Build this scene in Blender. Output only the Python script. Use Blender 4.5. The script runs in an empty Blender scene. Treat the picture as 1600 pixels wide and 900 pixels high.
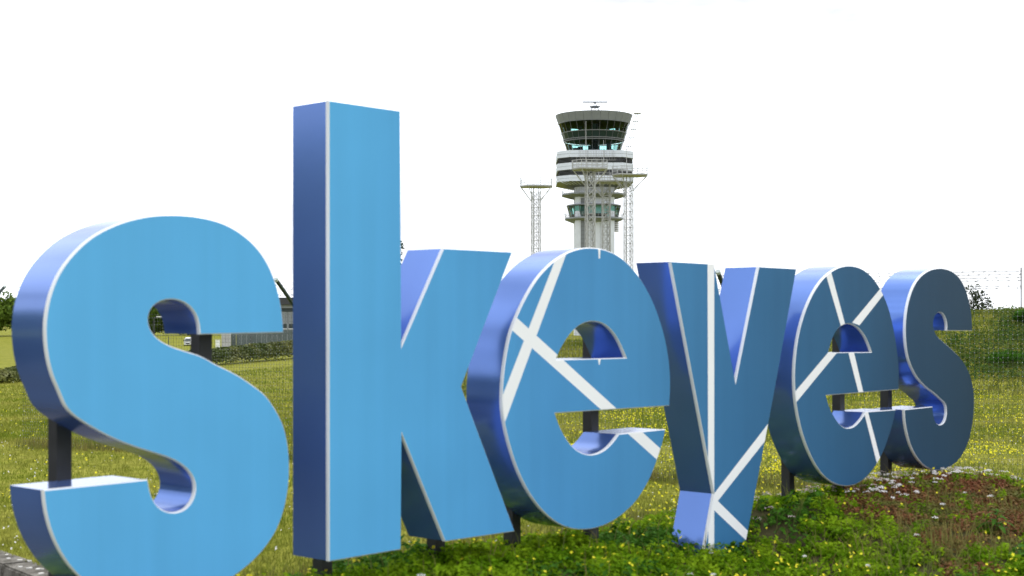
import bpy, bmesh, math, random
import numpy as np
from mathutils import Vector, Matrix
from mathutils.geometry import delaunay_2d_cdt

random.seed(7); rng = np.random.default_rng(7)
S = bpy.context.scene
COL = S.collection
R = math.radians

# ------------------------------------------------------------------ camera, sky, sun, exposure
EYE = 2.3            # eye above the field behind the fence
F = 2222.0           # focal length in pixels of the 1600 px wide photograph (50 mm on 36 mm)
CX, HOR = 800.0, 505.0
cam = bpy.data.cameras.new('camera')
cam.sensor_width = 36; cam.lens = 36*F/1600
cam.shift_y = (HOR-450)/1600
cam.clip_end = 20000; cam.clip_start = 0.1
cam.dof.use_dof = True; cam.dof.focus_distance = 60; cam.dof.aperture_fstop = 3.0
co = bpy.data.objects.new('camera', cam); COL.objects.link(co)
co.location = (0, 0, EYE); co.rotation_euler = (R(90), 0, 0)
S.camera = co

SUN_EL, SUN_AZ = R(55), R(28)     # azimuth from +Y towards +X: high behind the sign, veiled by cloud
W = bpy.data.worlds.new('World'); S.world = W; W.use_nodes = True
nt = W.node_tree; nt.nodes.clear()
def wn(t): return nt.nodes.new(t)
sky = wn('ShaderNodeTexSky'); sky.sky_type = 'NISHITA'; sky.sun_disc = False
sky.sun_elevation = SUN_EL; sky.sun_rotation = SUN_AZ; sky.air_density = 1.0; sky.dust_density = 2.0
tc = wn('ShaderNodeTexCoord'); mp = wn('ShaderNodeMapping'); mp.inputs['Scale'].default_value = (1.3, 1.3, 4.5)
nz = wn('ShaderNodeTexNoise'); nz.inputs['Scale'].default_value = 2.2; nz.inputs['Detail'].default_value = 6; nz.inputs['Roughness'].default_value = 0.55
cr = wn('ShaderNodeValToRGB')
cr.color_ramp.elements[0].position = 0.33; cr.color_ramp.elements[0].color = (0.35, 0.355, 0.365, 1)
cr.color_ramp.elements[1].position = 0.60; cr.color_ramp.elements[1].color = (0.83, 0.87, 0.935, 1)
mul = wn('ShaderNodeMix'); mul.data_type = 'RGBA'; mul.blend_type = 'MULTIPLY'; mul.inputs[0].default_value = 1
mul.inputs[7].default_value = (19, 19, 19, 1)
mx = wn('ShaderNodeMix'); mx.data_type = 'RGBA'; mx.inputs[0].default_value = 0.9
bg = wn('ShaderNodeBackground'); bg.inputs[1].default_value = 0.1
out = wn('ShaderNodeOutputWorld')
L = nt.links.new
L(tc.outputs['Generated'], mp.inputs[0]); L(mp.outputs[0], nz.inputs['Vector']); L(nz.outputs['Fac'], cr.inputs[0])
L(cr.outputs[0], mul.inputs[6]); L(sky.outputs[0], mx.inputs[6]); L(mul.outputs[2], mx.inputs[7])
L(mx.outputs[2], bg.inputs[0]); L(bg.outputs[0], out.inputs[0])

sl = bpy.data.lights.new('sun', 'SUN'); sl.energy = 1.3; sl.angle = R(34); sl.color = (1, 0.975, 0.94)
so = bpy.data.objects.new('sun', sl); COL.objects.link(so)
sd = Vector((math.sin(SUN_AZ)*math.cos(SUN_EL), math.cos(SUN_AZ)*math.cos(SUN_EL), math.sin(SUN_EL)))
so.rotation_euler = sd.to_track_quat('Z', 'Y').to_euler(); so.location = (0, 0, 60)

S.view_settings.view_transform = 'Standard'; S.view_settings.look = 'None'
S.view_settings.exposure = 0.48; S.view_settings.gamma = 1; S.view_settings.use_curve_mapping = False

# ------------------------------------------------------------------ helpers
def at(px, py, Z):                       # a pixel gives a direction, Z the distance
    return Vector(((px-CX)/F*Z, Z, EYE-(py-HOR)/F*Z))
def gx(px, Z): return (px-CX)/F*Z

def tag(o, label=None, cat=None, group=None, kind=None):
    if label: o['label'] = label
    if cat: o['category'] = cat
    if group: o['group'] = group
    if kind: o['kind'] = kind
    return o
def empty(name, loc, rz=0, label=None, cat=None, group=None):
    o = bpy.data.objects.new(name, None); COL.objects.link(o)
    o.empty_display_size = 0.2
    o.location = loc; o.rotation_euler = (0, 0, rz)
    return tag(o, label, cat, group)

MATS = {}
def mat(name, col, rough=0.6, metal=0.0, spec=0.5, noise=None, bump=None, coat=0, trans=None, emit=None, col2=None, f2=(0.4, 0.62)):
    """Principled material; noise=(scale, amount) varies the value, col2 mixes in a second colour by noise."""
    m = bpy.data.materials.new(name); m.use_nodes = True
    n = m.node_tree; b = n.nodes['Principled BSDF']; l = n.links.new
    b.inputs['Base Color'].default_value = (*col, 1); b.inputs['Roughness'].default_value = rough
    b.inputs['Metallic'].default_value = metal; b.inputs['Specular IOR Level'].default_value = spec
    b.inputs['Coat Weight'].default_value = coat; b.inputs['Coat Roughness'].default_value = 0.08
    g = n.nodes.new('ShaderNodeNewGeometry')
    if noise:
        t = n.nodes.new('ShaderNodeTexNoise'); t.inputs['Scale'].default_value = noise[0]; t.inputs['Detail'].default_value = 5
        l(g.outputs['Position'], t.inputs['Vector'])
        last = None
        if col2:
            rp = n.nodes.new('ShaderNodeValToRGB')
            rp.color_ramp.elements[0].position = f2[0]; rp.color_ramp.elements[0].color = (*col, 1)
            rp.color_ramp.elements[1].position = f2[1]; rp.color_ramp.elements[1].color = (*col2, 1)
            l(t.outputs['Fac'], rp.inputs[0]); last = rp.outputs[0]
        t2 = n.nodes.new('ShaderNodeTexNoise'); t2.inputs['Scale'].default_value = noise[0]*6.3; t2.inputs['Detail'].default_value = 4
        l(g.outputs['Position'], t2.inputs['Vector'])
        mr = n.nodes.new('ShaderNodeMapRange'); mr.inputs[1].default_value = 0.3; mr.inputs[2].default_value = 0.7
        mr.inputs[3].default_value = 1-noise[1]; mr.inputs[4].default_value = 1+noise[1]
        l((t2 if col2 else t).outputs['Fac'], mr.inputs[0])
        vm = n.nodes.new('ShaderNodeVectorMath'); vm.operation = 'SCALE'
        if last: l(last, vm.inputs[0])
        else: vm.inputs[0].default_value = col
        l(mr.outputs[0], vm.inputs['Scale']); l(vm.outputs[0], b.inputs['Base Color'])
    if bump:
        t3 = n.nodes.new('ShaderNodeTexNoise'); t3.inputs['Scale'].default_value = bump[0]; t3.inputs['Detail'].default_value = 6
        l(g.outputs['Position'], t3.inputs['Vector'])
        bp = n.nodes.new('ShaderNodeBump'); bp.inputs['Strength'].default_value = bump[1]; bp.inputs['Distance'].default_value = bump[2] if len(bump) > 2 else 0.02
        l(t3.outputs['Fac'], bp.inputs['Height']); l(bp.outputs[0], b.inputs['Normal'])
    if trans:      # leaf light passing through
        tr = n.nodes.new('ShaderNodeBsdfTranslucent'); ms = n.nodes.new('ShaderNodeMixShader'); ms.inputs[0].default_value = trans
        src = b.inputs['Base Color'].links[0].from_socket if b.inputs['Base Color'].links else None
        if src: l(src, tr.inputs[0])
        else: tr.inputs[0].default_value = (*col, 1)
        l(b.outputs[0], ms.inputs[1]); l(tr.outputs[0], ms.inputs[2]); l(ms.outputs[0], n.nodes['Material Output'].inputs[0])
    MATS[name] = m
    return m

class MB:
    """collects shapes, becomes one mesh object"""
    def __init__(s): s.v = []; s.f = []
    def add(s, vs, fs):
        k = len(s.v); s.v += [tuple(v) for v in vs]; s.f += [tuple(i+k for i in f) for f in fs]; return s
    def box(s, x0, x1, y0, y1, z0, z1):
        vs = [(x0,y0,z0),(x1,y0,z0),(x1,y1,z0),(x0,y1,z0),(x0,y0,z1),(x1,y0,z1),(x1,y1,z1),(x0,y1,z1)]
        return s.add(vs, [(3,2,1,0),(4,5,6,7),(0,1,5,4),(1,2,6,5),(2,3,7,6),(3,0,4,7)])
    def bar(s, a, b, r, n=4, r2=None):
        a = Vector(a); b = Vector(b); d = (b-a)
        if d.length < 1e-6: return s
        q = d.to_track_quat('Z', 'Y'); r2 = r if r2 is None else r2
        vs = []
        for c, rr in ((a, r), (b, r2)):
            for i in range(n):
                w = 2*math.pi*(i+0.5)/n
                vs.append(c+q @ Vector((rr*math.cos(w), rr*math.sin(w), 0)))
        fs = [(i, (i+1) % n, n+(i+1) % n, n+i) for i in range(n)]+[tuple(range(n-1, -1, -1)), tuple(range(n, 2*n))]
        return s.add(vs, fs)
    def lathe(s, prof, n=32, cx=0, cy=0, a0=0.0, cap=True):
        vs = []; 
        for (r, z) in prof:
            for i in range(n):
                w = a0+2*math.pi*i/n; vs.append((cx+r*math.cos(w), cy+r*math.sin(w), z))
        fs = []
        for k in range(len(prof)-1):
            for i in range(n):
                fs.append((k*n+i, k*n+(i+1) % n, (k+1)*n+(i+1) % n, (k+1)*n+i))
        if cap:
            fs.append(tuple(range(n-1, -1, -1))); fs.append(tuple(range((len(prof)-1)*n, len(prof)*n)))
        return s.add(vs, fs)
    def prism(s, poly, z0, z1, poly2=None):
        n = len(poly); p2 = poly2 or poly
        vs = [(x, y, z0) for x, y in poly]+[(x, y, z1) for x, y in p2]
        return s.add(vs, [(i, (i+1) % n, n+(i+1) % n, n+i) for i in range(n)]+[tuple(range(n-1, -1, -1)), tuple(range(n, 2*n))])
    def mesh(s, name, m, smooth=False):
        me = bpy.data.meshes.new(name); me.from_pydata(s.v, [], s.f); me.materials.append(m)
        if smooth: me.polygons.foreach_set('use_smooth', [True]*len(me.polygons))
        return me
    def build(s, name, m, parent=None, smooth=False):
        return link(name, s.mesh(name, m, smooth), parent)
def link(name, me, parent=None, loc=None, rot=None):
    o = bpy.data.objects.new(name, me); COL.objects.link(o)
    if parent: o.parent = parent
    if loc is not None: o.location = loc
    if rot is not None: o.rotation_euler = rot
    return o

def np_mesh(name, verts, faces, m):
    """fast mesh from arrays; faces (n,3) or (n,4)"""
    me = bpy.data.meshes.new(name); k = faces.shape[1]
    me.vertices.add(len(verts)); me.vertices.foreach_set('co', np.asarray(verts, np.float32).ravel())
    me.loops.add(faces.size); me.loops.foreach_set('vertex_index', faces.astype(np.int32).ravel())
    me.polygons.add(len(faces)); me.polygons.foreach_set('loop_start', np.arange(0, faces.size, k, dtype=np.int32))
    me.polygons.foreach_set('loop_total', np.full(len(faces), k, np.int32))
    me.update(calc_edges=True); me.materials.append(m)
    return me

def leaves(P, size, m, name, up=0.4, aspect=0.55, size_var=0.5, base=None):
    """diamond leaves at points P (n,3), random tilt; two triangles each"""
    n = len(P)
    nor = rng.normal(size=(n, 3)); nor[:, 2] = np.abs(nor[:, 2])+up
    if base is not None: nor = base+0.45*rng.normal(size=(n, 3))
    nor /= np.linalg.norm(nor, axis=1)[:, None]
    a = rng.normal(size=(n, 3)); a -= nor*(a*nor).sum(1)[:, None]; a /= np.linalg.norm(a, axis=1)[:, None]
    b = np.cross(nor, a)
    s = size*(1-size_var+2*size_var*rng.random(n))[:, None]
    fold = nor*s*0.18
    V = np.stack([P-a*s, P-b*s*aspect+fold, P+a*s, P+b*s*aspect+fold], 1).reshape(-1, 3)
    i = np.arange(n)[:, None]*4
    return np_mesh(name, V, np.concatenate([i+[0, 1, 2], i+[0, 2, 3]]), m)

def blades(P, h, w, m, name, lean=0.35, hv=0.5):
    """bent grass blades: two segments (quad + tip)"""
    n = len(P); th = rng.random(n)*2*math.pi
    H = h*(1-hv+2*hv*rng.random(n)); Wd = w*(0.7+0.6*rng.random(n))
    side = np.stack([np.cos(th), np.sin(th), np.zeros(n)], 1)*Wd[:, None]*0.5
    ph = rng.random(n)*2*math.pi; ln = H*lean*rng.random(n)*1.6
    d = np.stack([np.cos(ph)*ln, np.sin(ph)*ln, np.zeros(n)], 1)
    up = np.zeros((n, 3)); up[:, 2] = H
    V = np.stack([P-side, P+side, P+up*0.6+d*0.35+side*0.7, P+up*0.6+d*0.35-side*0.7, P+up*0.95+d], 1).reshape(-1, 3)
    i = np.arange(n)[:, None]*5
    return np_mesh(name, V, np.concatenate([i+[0, 1, 2], i+[0, 2, 3], i+[3, 2, 4]]), m)

def fbm(x, y, seed=0, octv=4):
    r = np.random.default_rng(seed); v = np.zeros_like(x, dtype=float); a = 1.0
    f = 1.0
    for _ in range(octv):
        for _ in range(3):
            w = r.random()*6.283; p = r.random()*6.283
            v += a/3*np.sin((x*math.cos(w)+y*math.sin(w))*f*2.2+p+1.3*np.sin((x*math.sin(w)-y*math.cos(w))*f*1.1+p*2))
        a *= 0.55; f *= 2.1
    return v

# ------------------------------------------------------------------ materials
M_ground = mat('soil_and_turf', (0.16, 0.168, 0.02), 0.95, spec=0.03, noise=(0.9, 0.3), col2=(0.22, 0.215, 0.035), bump=(14, 0.6, 0.04))
M_field = mat('field_grass', (0.155, 0.195, 0.02), 0.8, spec=0.06, noise=(0.45, 0.3), col2=(0.275, 0.27, 0.055), trans=0.35)
M_lush = mat('lush_leaves', (0.095, 0.20, 0.004), 0.7, spec=0.03, noise=(3.2, 0.4), col2=(0.25, 0.38, 0.014), trans=0.4)
M_dark_leaf = mat('dark_leaves', (0.035, 0.10, 0.006), 0.7, spec=0.05, noise=(3.0, 0.4), col2=(0.06, 0.155, 0.014), trans=0.25)
M_sedum = mat('red_sedum', (0.20, 0.075, 0.035), 0.7, spec=0.08, noise=(2.6, 0.4), col2=(0.13, 0.13, 0.03), trans=0.15)
M_bank = mat('bank_grass', (0.10, 0.13, 0.018), 0.8, spec=0.06, noise=(0.6, 0.35), col2=(0.20, 0.20, 0.045), trans=0.3)
M_weed = mat('bank_weeds', (0.045, 0.095, 0.014), 0.7, spec=0.06, noise=(0.9, 0.4), col2=(0.11, 0.15, 0.025), trans=0.25)
M_dry = mat('dry_grass', (0.23, 0.19, 0.06), 0.8, spec=0.15, noise=(1.5, 0.35), col2=(0.13, 0.16, 0.035), trans=0.25)
M_yellow = mat('yellow_petals', (0.80, 0.72, 0.025), 0.6, spec=0.2, trans=0.2)
M_pink = mat('pale_pink_petals', (0.62, 0.50, 0.47), 0.7, spec=0.2, noise=(9, 0.25), trans=0.2)
M_whitefl = mat('white_petals', (0.75, 0.72, 0.70), 0.7, spec=0.2, trans=0.2)
M_poppy = mat('poppy_petals', (0.70, 0.06, 0.015), 0.6, spec=0.2, trans=0.3)
M_tree = mat('tree_leaves', (0.06, 0.105, 0.012), 0.7, spec=0.08, noise=(0.5, 0.4), col2=(0.16, 0.235, 0.03), trans=0.3)
M_tree_d = mat('dark_tree_leaves', (0.022, 0.034, 0.013), 0.6, spec=0.25, noise=(0.6, 0.35), col2=(0.035, 0.055, 0.016), trans=0.12)
M_hedge = mat('hedge_leaves', (0.07, 0.095, 0.02), 0.6, spec=0.2, noise=(0.6, 0.35), col2=(0.16, 0.165, 0.05), trans=0.2)
M_bark = mat('bark', (0.09, 0.07, 0.05), 0.9, spec=0.1, noise=(6, 0.35))
M_wire = mat('green_fence_wire', (0.035, 0.05, 0.035), 0.5, spec=0.5)
M_glint = mat('wire_glint', (0.55, 0.56, 0.55), 0.35, metal=0.5)
M_post_green = mat('dark_green_coating', (0.012, 0.03, 0.022), 0.45, spec=0.5, noise=(20, 0.2))
M_cap = mat('pale_plastic_cap', (0.45, 0.50, 0.47), 0.6)
M_barb = mat('galvanised_wire', (0.16, 0.165, 0.17), 0.5, metal=0.3)
M_letterpost = mat('black_steel_post', (0.020, 0.020, 0.022), 0.5, spec=0.5, noise=(8, 0.25))
M_concrete = mat('kerb_concrete', (0.085, 0.077, 0.062), 0.9, spec=0.1, noise=(7, 0.35), col2=(0.19, 0.175, 0.15), bump=(60, 0.5, 0.01))
M_lichen = mat('lichen', (0.62, 0.60, 0.55), 0.95, spec=0.1)
M_asphalt = mat('asphalt', (0.075, 0.068, 0.06), 0.95, spec=0.2, noise=(4, 0.3), bump=(90, 0.6, 0.01))
M_trim = mat('white_panel_edge', (0.74, 0.75, 0.78), 0.4, spec=0.5)
M_stripe = mat('white_vinyl', (0.89, 0.88, 0.91), 0.4, spec=0.4, noise=(0.8, 0.02))
M_side = mat('gloss_blue_side', (0.112, 0.215, 0.56), 0.2, metal=0.56, spec=0.5, noise=(1.2, 0.05), coat=0.2)
M_towerwhite = mat('tower_white_panel', (0.60, 0.63, 0.70), 0.55, spec=0.4, noise=(0.4, 0.05))
M_towergrey = mat('tower_grey_panel', (0.185, 0.195, 0.205), 0.5, spec=0.3, noise=(0.5, 0.05))
M_towerconc = mat('tower_concrete', (0.60, 0.62, 0.67), 0.8, spec=0.3, noise=(0.6, 0.06))
M_deck = mat('deck_grey', (0.22, 0.235, 0.25), 0.7, spec=0.3)
M_louvre = mat('louvre_grey', (0.16, 0.17, 0.18), 0.6)
M_void = mat('dark_interior', (0.02, 0.022, 0.022), 0.8, spec=0.2)
M_mull = mat('mullion_metal', (0.14, 0.145, 0.15), 0.5, metal=0.2)
M_mast = mat('painted_white_lattice', (0.36, 0.36, 0.36), 0.55)
M_mastdark = mat('dark_cable', (0.05, 0.05, 0.05), 0.6)
M_spandrel = mat('dark_green_spandrel', (0.012, 0.026, 0.024), 0.3, spec=0.25)
M_bwall = mat('grey_cladding', (0.21, 0.225, 0.235), 0.7, noise=(0.7, 0.1))
M_bdark = mat('dark_roof', (0.035, 0.036, 0.04), 0.7)
M_panel = mat('grey_green_panel', (0.085, 0.105, 0.105), 0.6, noise=(1.5, 0.15))
M_block = mat('pale_block', (0.42, 0.41, 0.42), 0.85, noise=(2, 0.12))
M_vanwhite = mat('white_car_paint', (0.80, 0.80, 0.80), 0.25, coat=0.5)
M_rubber = mat('rubber', (0.02, 0.02, 0.02), 0.8)
M_lamp = mat('pale_lamp_head', (0.7, 0.7, 0.7), 0.5)
def glassmat(name, tint, fac):
    m = bpy.data.materials.new(name); m.use_nodes = True; n = m.node_tree; l = n.links.new
    n.nodes.remove(n.nodes['Principled BSDF'])
    t = n.nodes.new('ShaderNodeBsdfTransparent'); t.inputs[0].default_value = (*tint, 1)
    g = n.nodes.new('ShaderNodeBsdfGlossy'); g.inputs['Roughness'].default_value = 0.03
    fr = n.nodes.new('ShaderNodeFresnel'); fr.inputs[0].default_value = fac
    mi = n.nodes.new('ShaderNodeMixShader'); l(fr.outputs[0], mi.inputs[0]); l(t.outputs[0], mi.inputs[1]); l(g.outputs[0], mi.inputs[2])
    l(mi.outputs[0], n.nodes['Material Output'].inputs[0]); return m
M_glass = glassmat('teal_tinted_glass', (0.58, 0.86, 0.82), 1.25)
M_vanglass = mat('dark_windscreen', (0.05, 0.06, 0.065), 0.1, spec=0.6)

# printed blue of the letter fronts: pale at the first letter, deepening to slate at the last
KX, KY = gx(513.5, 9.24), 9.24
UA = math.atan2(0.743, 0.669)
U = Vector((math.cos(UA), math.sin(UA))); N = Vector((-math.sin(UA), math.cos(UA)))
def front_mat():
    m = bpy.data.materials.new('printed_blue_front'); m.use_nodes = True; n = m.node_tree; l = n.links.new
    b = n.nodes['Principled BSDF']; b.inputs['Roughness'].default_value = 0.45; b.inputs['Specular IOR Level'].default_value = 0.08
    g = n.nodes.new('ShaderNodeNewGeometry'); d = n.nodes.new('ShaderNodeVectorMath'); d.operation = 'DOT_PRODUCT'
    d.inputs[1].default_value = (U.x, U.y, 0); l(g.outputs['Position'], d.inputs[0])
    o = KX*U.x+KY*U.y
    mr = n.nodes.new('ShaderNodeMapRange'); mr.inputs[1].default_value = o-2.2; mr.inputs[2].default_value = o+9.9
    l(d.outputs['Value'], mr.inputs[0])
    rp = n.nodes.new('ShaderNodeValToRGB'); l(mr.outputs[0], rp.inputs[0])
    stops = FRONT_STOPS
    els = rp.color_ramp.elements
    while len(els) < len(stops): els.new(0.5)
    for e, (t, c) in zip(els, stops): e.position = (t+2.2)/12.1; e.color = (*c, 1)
    # faint vertical water marks and dust
    mp = n.nodes.new('ShaderNodeMapping'); mp.inputs['Scale'].default_value = (7, 7, 0.35); l(g.outputs['Position'], mp.inputs[0])
    t = n.nodes.new('ShaderNodeTexNoise'); t.inputs['Scale'].default_value = 1.0; t.inputs['Detail'].default_value = 6; l(mp.outputs[0], t.inputs['Vector'])
    r2 = n.nodes.new('ShaderNodeMapRange'); r2.inputs[1].default_value = 0.3; r2.inputs[2].default_value = 0.75; r2.inputs[3].default_value = 0.965; r2.inputs[4].default_value = 1.035
    l(t.outputs['Fac'], r2.inputs[0])
    t3 = n.nodes.new('ShaderNodeTexNoise'); t3.inputs['Scale'].default_value = 1.1; t3.inputs['Detail'].default_value = 3; l(g.outputs['Position'], t3.inputs['Vector'])
    r3 = n.nodes.new('ShaderNodeMapRange'); r3.inputs[1].default_value = 0.3; r3.inputs[2].default_value = 0.7; r3.inputs[3].default_value = 0.96; r3.inputs[4].default_value = 1.04
    l(t3.outputs['Fac'], r3.inputs[0])
    mm = n.nodes.new('ShaderNodeMath'); mm.operation = 'MULTIPLY'; l(r2.outputs[0], mm.inputs[0]); l(r3.outputs[0], mm.inputs[1])
    v = n.nodes.new('ShaderNodeVectorMath'); v.operation = 'SCALE'; l(rp.outputs[0], v.inputs[0]); l(mm.outputs[0], v.inputs['Scale'])
    l(v.outputs[0], b.inputs['Base Color']); return m
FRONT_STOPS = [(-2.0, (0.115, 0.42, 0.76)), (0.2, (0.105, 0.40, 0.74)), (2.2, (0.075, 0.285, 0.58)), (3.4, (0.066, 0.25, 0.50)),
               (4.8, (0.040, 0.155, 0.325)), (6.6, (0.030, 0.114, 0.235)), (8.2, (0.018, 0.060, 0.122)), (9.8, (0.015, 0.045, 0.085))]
M_front = front_mat()

# ------------------------------------------------------------------ terrain
def td(x, y):
    dx, dy = x-KX, y-KY
    return dx*U.x+dy*U.y, dx*N.x+dy*N.y
def xy(t, d): return KX+t*U.x+d*N.x, KY+t*U.y+d*N.y
anch = [(-2.2, .2, .48), (-1, .2, .52), (0, .2, .48), (1, .2, .52), (2.0, .2, .51), (2.73, .2, .47), (1, -.8, .36), (2.7, -.6, .30), (3.6, -.2, .26),
        (4.3, 0, .20), (4.9, 0, .25), (4.35, .36, .34), (5.7, .2, .54), (6.65, .2, .50), (7.64, .2, .55), (8.6, .3, .55), (9.6, .4, .48), (10.6, .5, .30), (11.8, .5, .12),
        (4.65, -1.1, .13), (6.2, -1.2, .40), (7.6, -1.2, .50), (9.0, -1.2, .48), (10.4, -1.2, .28), (5, -2.55, .24), (7, -2.6, .34), (9, -2.8, .28), (11, -2.6, .1), (3, -2.3, .10),
        (0, -2, .2), (-2.2, -1.6, .2), (-3.6, 0.2, .1), (-3, 1.8, .05), (5, -5, .0), (8, -5, .05), (0, -4.5, 0), (12, -5, 0), (13.5, 0, 0), (13, 3, 0), (-5, -2, 0), (-5, 2, 0)]
anch += [(t, 1.3, .26) for t in (0, 1.5, 3, 4.5, 6, 7.5, 9)]+[(10.5, 1.4, .08)]+[(t, 2.6, .03) for t in (-1, .8, 2.6, 4.4, 6.2, 8, 10)]
anch += [(t, d, 0) for t in (-6, -2, 2, 6, 10, 14) for d in (-8, 5)]
A = np.array(anch); 
def _k(r): return np.where(r > 1e-9, r*r*np.log(r+1e-12), 0.0)
_D = np.linalg.norm(A[:, None, :2]-A[None, :, :2], axis=2)
_n = len(A); _P = np.c_[np.ones(_n), A[:, :2]]
_Mx = np.block([[_k(_D)+np.eye(_n)*0.15, _P], [_P.T, np.zeros((3, 3))]])
_w = np.linalg.solve(_Mx, np.r_[A[:, 2], 0, 0, 0])
KERB = np.array([(-16, 24), (-10, 19.2), (-6.6, 15.6), (-4.86, 13.5), (-4.1, 12.56), (-3.72, 11.8), (-3.62, 10.6), (-3.9, 8.6), (-4.7, 6), (-6, 3), (-8, -2)])
def kerb_side(x, y):
    """signed distance to the kerb line, positive on the road side"""
    best = np.full(np.shape(x), 1e9); sg = np.zeros(np.shape(x))
    for a, b in zip(KERB[:-1], KERB[1:]):
        d = b-a; L2 = d@d
        s = np.clip(((x-a[0])*d[0]+(y-a[1])*d[1])/L2, 0, 1)
        ex, ey = x-(a[0]+s*d[0]), y-(a[1]+s*d[1]); r = np.hypot(ex, ey)
        c = d[0]*ey-d[1]*ex
        m_ = r < best; best = np.where(m_, r, best); sg = np.where(m_, np.where(c < 0, 1.0, -1.0), sg)
    return best*sg
def sstep(a, b, v):
    q = np.clip((v-a)/(b-a), 0, 1); return q*q*(3-2*q)
def height(x, y):
    x = np.asarray(x, float); y = np.asarray(y, float)
    shp = x.shape; x = x.ravel(); y = y.ravel()
    z = np.zeros_like(x)
    t, d = td(x, y)
    near = (t > -6.5) & (t < 14.5) & (d > -8.5) & (d < 5.5)
    if near.any():
        tn, dn = t[near], d[near]
        r = np.hypot(tn[:, None]-A[None, :, 0], dn[:, None]-A[None, :, 1])
        h = _k(r)@_w[:_n]+_w[_n]+_w[_n+1]*tn+_w[_n+2]*dn
        fade = sstep(-6.3, -4.5, tn)*(1-sstep(12.5, 14.2, tn))*sstep(-8, -5.5, dn)*(1-sstep(2.4, 4.2, dn))
        h = h*fade+0.025*fbm(tn*1.6, dn*1.6, 3)*fade
        z[near] = np.maximum(h, -0.02)
    # grass bank beyond the field on the right
    hb = np.interp(x, [-14, -4, 2.7, 10, 20, 30, 60, 120], [0, 0.8, 1.42, 2.1, 2.68, 3.1, 3.4, 3.4])
    prof = sstep(46, 62, y+0.05*x)*(1-sstep(70, 92, y))
    z += hb*prof*(1+0.03*fbm(x*0.25, y*0.25, 5))
    # the land falls away behind the hedge
    z -= 3.15*sstep(98, 240, y)*(1-0.65*sstep(300, 380, y))
    z += 0.02*fbm(x*0.5, y*0.5, 9)*sstep(14, 25, y)*(1-sstep(60, 90, y))
    # road side of the kerb lies lower
    kn = (x < 2) & (y < 26) & (y > -4) & (x > -40)
    if kn.any():
        ks = kerb_side(x[kn], y[kn]); z[kn] = z[kn]*(1-sstep(-0.6, 0.0, ks))+0.03*(1-sstep(0, 0.1, ks))-0.30*sstep(0.0, 0.25, ks)
    return z.reshape(shp)
def axis(lo, a, b, hi, step, g):
    mid = np.arange(a, b+1e-6, step); r = [b]; s = step
    while r[-1] < hi: s *= g; r.append(r[-1]+s)
    l = [a]; s = step
    while l[-1] > lo: s *= g; l.append(l[-1]-s)
    return np.r_[np.array(l[1:])[::-1], mid, np.array(r[1:])]
gxs = axis(-4000, -7, 11, 4000, 0.2, 1.10); gys = axis(-3000, 6, 21, 6000, 0.2, 1.075)
GX, GY = np.meshgrid(gxs, gys); GZ = height(GX, GY)
V = np.stack([GX, GY, GZ], 2).reshape(-1, 3); nx_ = len(gxs)
ii = (np.arange(len(gys)-1)[:, None]*nx_+np.arange(nx_-1)[None, :]).reshape(-1, 1)
me = np_mesh('ground', V, ii+np.array([0, 1, nx_+1, nx_]), M_ground)
me.polygons.foreach_set('use_smooth', [True]*len(me.polygons))
tg, dg = td(GX.ravel(), GY.ravel())
soil = sstep(-4.2, -3.4, tg)*(1-sstep(11, 12.2, tg))*sstep(-5.2, -4.4, dg)*(1-sstep(0.9, 1.7, dg+0.25*fbm(tg*1.5, dg*1.5, 77)))
at_ = me.attributes.new('planted', 'FLOAT', 'POINT'); at_.data.foreach_set('value', soil.astype(np.float32))
gn = M_ground.node_tree; gb = gn.nodes['Principled BSDF']; src = gb.inputs['Base Color'].links[0].from_socket
an = gn.nodes.new('ShaderNodeAttribute'); an.attribute_name = 'planted'
gm = gn.nodes.new('ShaderNodeMix'); gm.data_type = 'RGBA'; gm.inputs[7].default_value = (0.055, 0.05, 0.022, 1)
gn.links.new(an.outputs['Fac'], gm.inputs[0]); gn.links.new(src, gm.inputs[6]); gn.links.new(gm.outputs[2], gb.inputs['Base Color'])
tag(link('ground', me), 'grassy ground rising to a planted mound and a far grass bank', kind='structure')
# road sheet at the kerb
mb = MB(); pts = [tuple(p) for p in KERB]
for a, b in zip(pts[:-1], pts[1:]): mb.add([(a[0], a[1], -.07), (b[0], b[1], -.07), (-40, b[1]-2, -.07), (-40, a[1]+4, -.07)], [(0, 1, 2, 3)])
tag(mb.build('road', M_asphalt), 'brown grey asphalt beyond the kerb', kind='structure')

# ------------------------------------------------------------------ the six letters
def C(x0, y0, s, *p): return [(x0+a/s, y0+b/s) for a, b in p]
cA = lambda *p: C(0, 300, 2.8125, *p)
cB = lambda *p: C(0, 580, 2.8125, *p)
cH = lambda *p: C(225, 450, 7.5, *p)
c6 = lambda *p: C(720, 370, 3.3333, *p)
c7 = lambda *p: C(720, 600, 3.0, *p)
cE = lambda *p: C(860, 490, 10.0, *p)
cY1 = lambda *p: C(980, 390, 3.6, *p)
cY2 = lambda *p: C(980, 620, 3.214, *p)
cR = lambda *p: C(1190, 400, 3.462, *p)
cQ = lambda *p: C(1190, 600, 3.0, *p)
cG = lambda *p: C(1280, 600, 11.25, *p)
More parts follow.
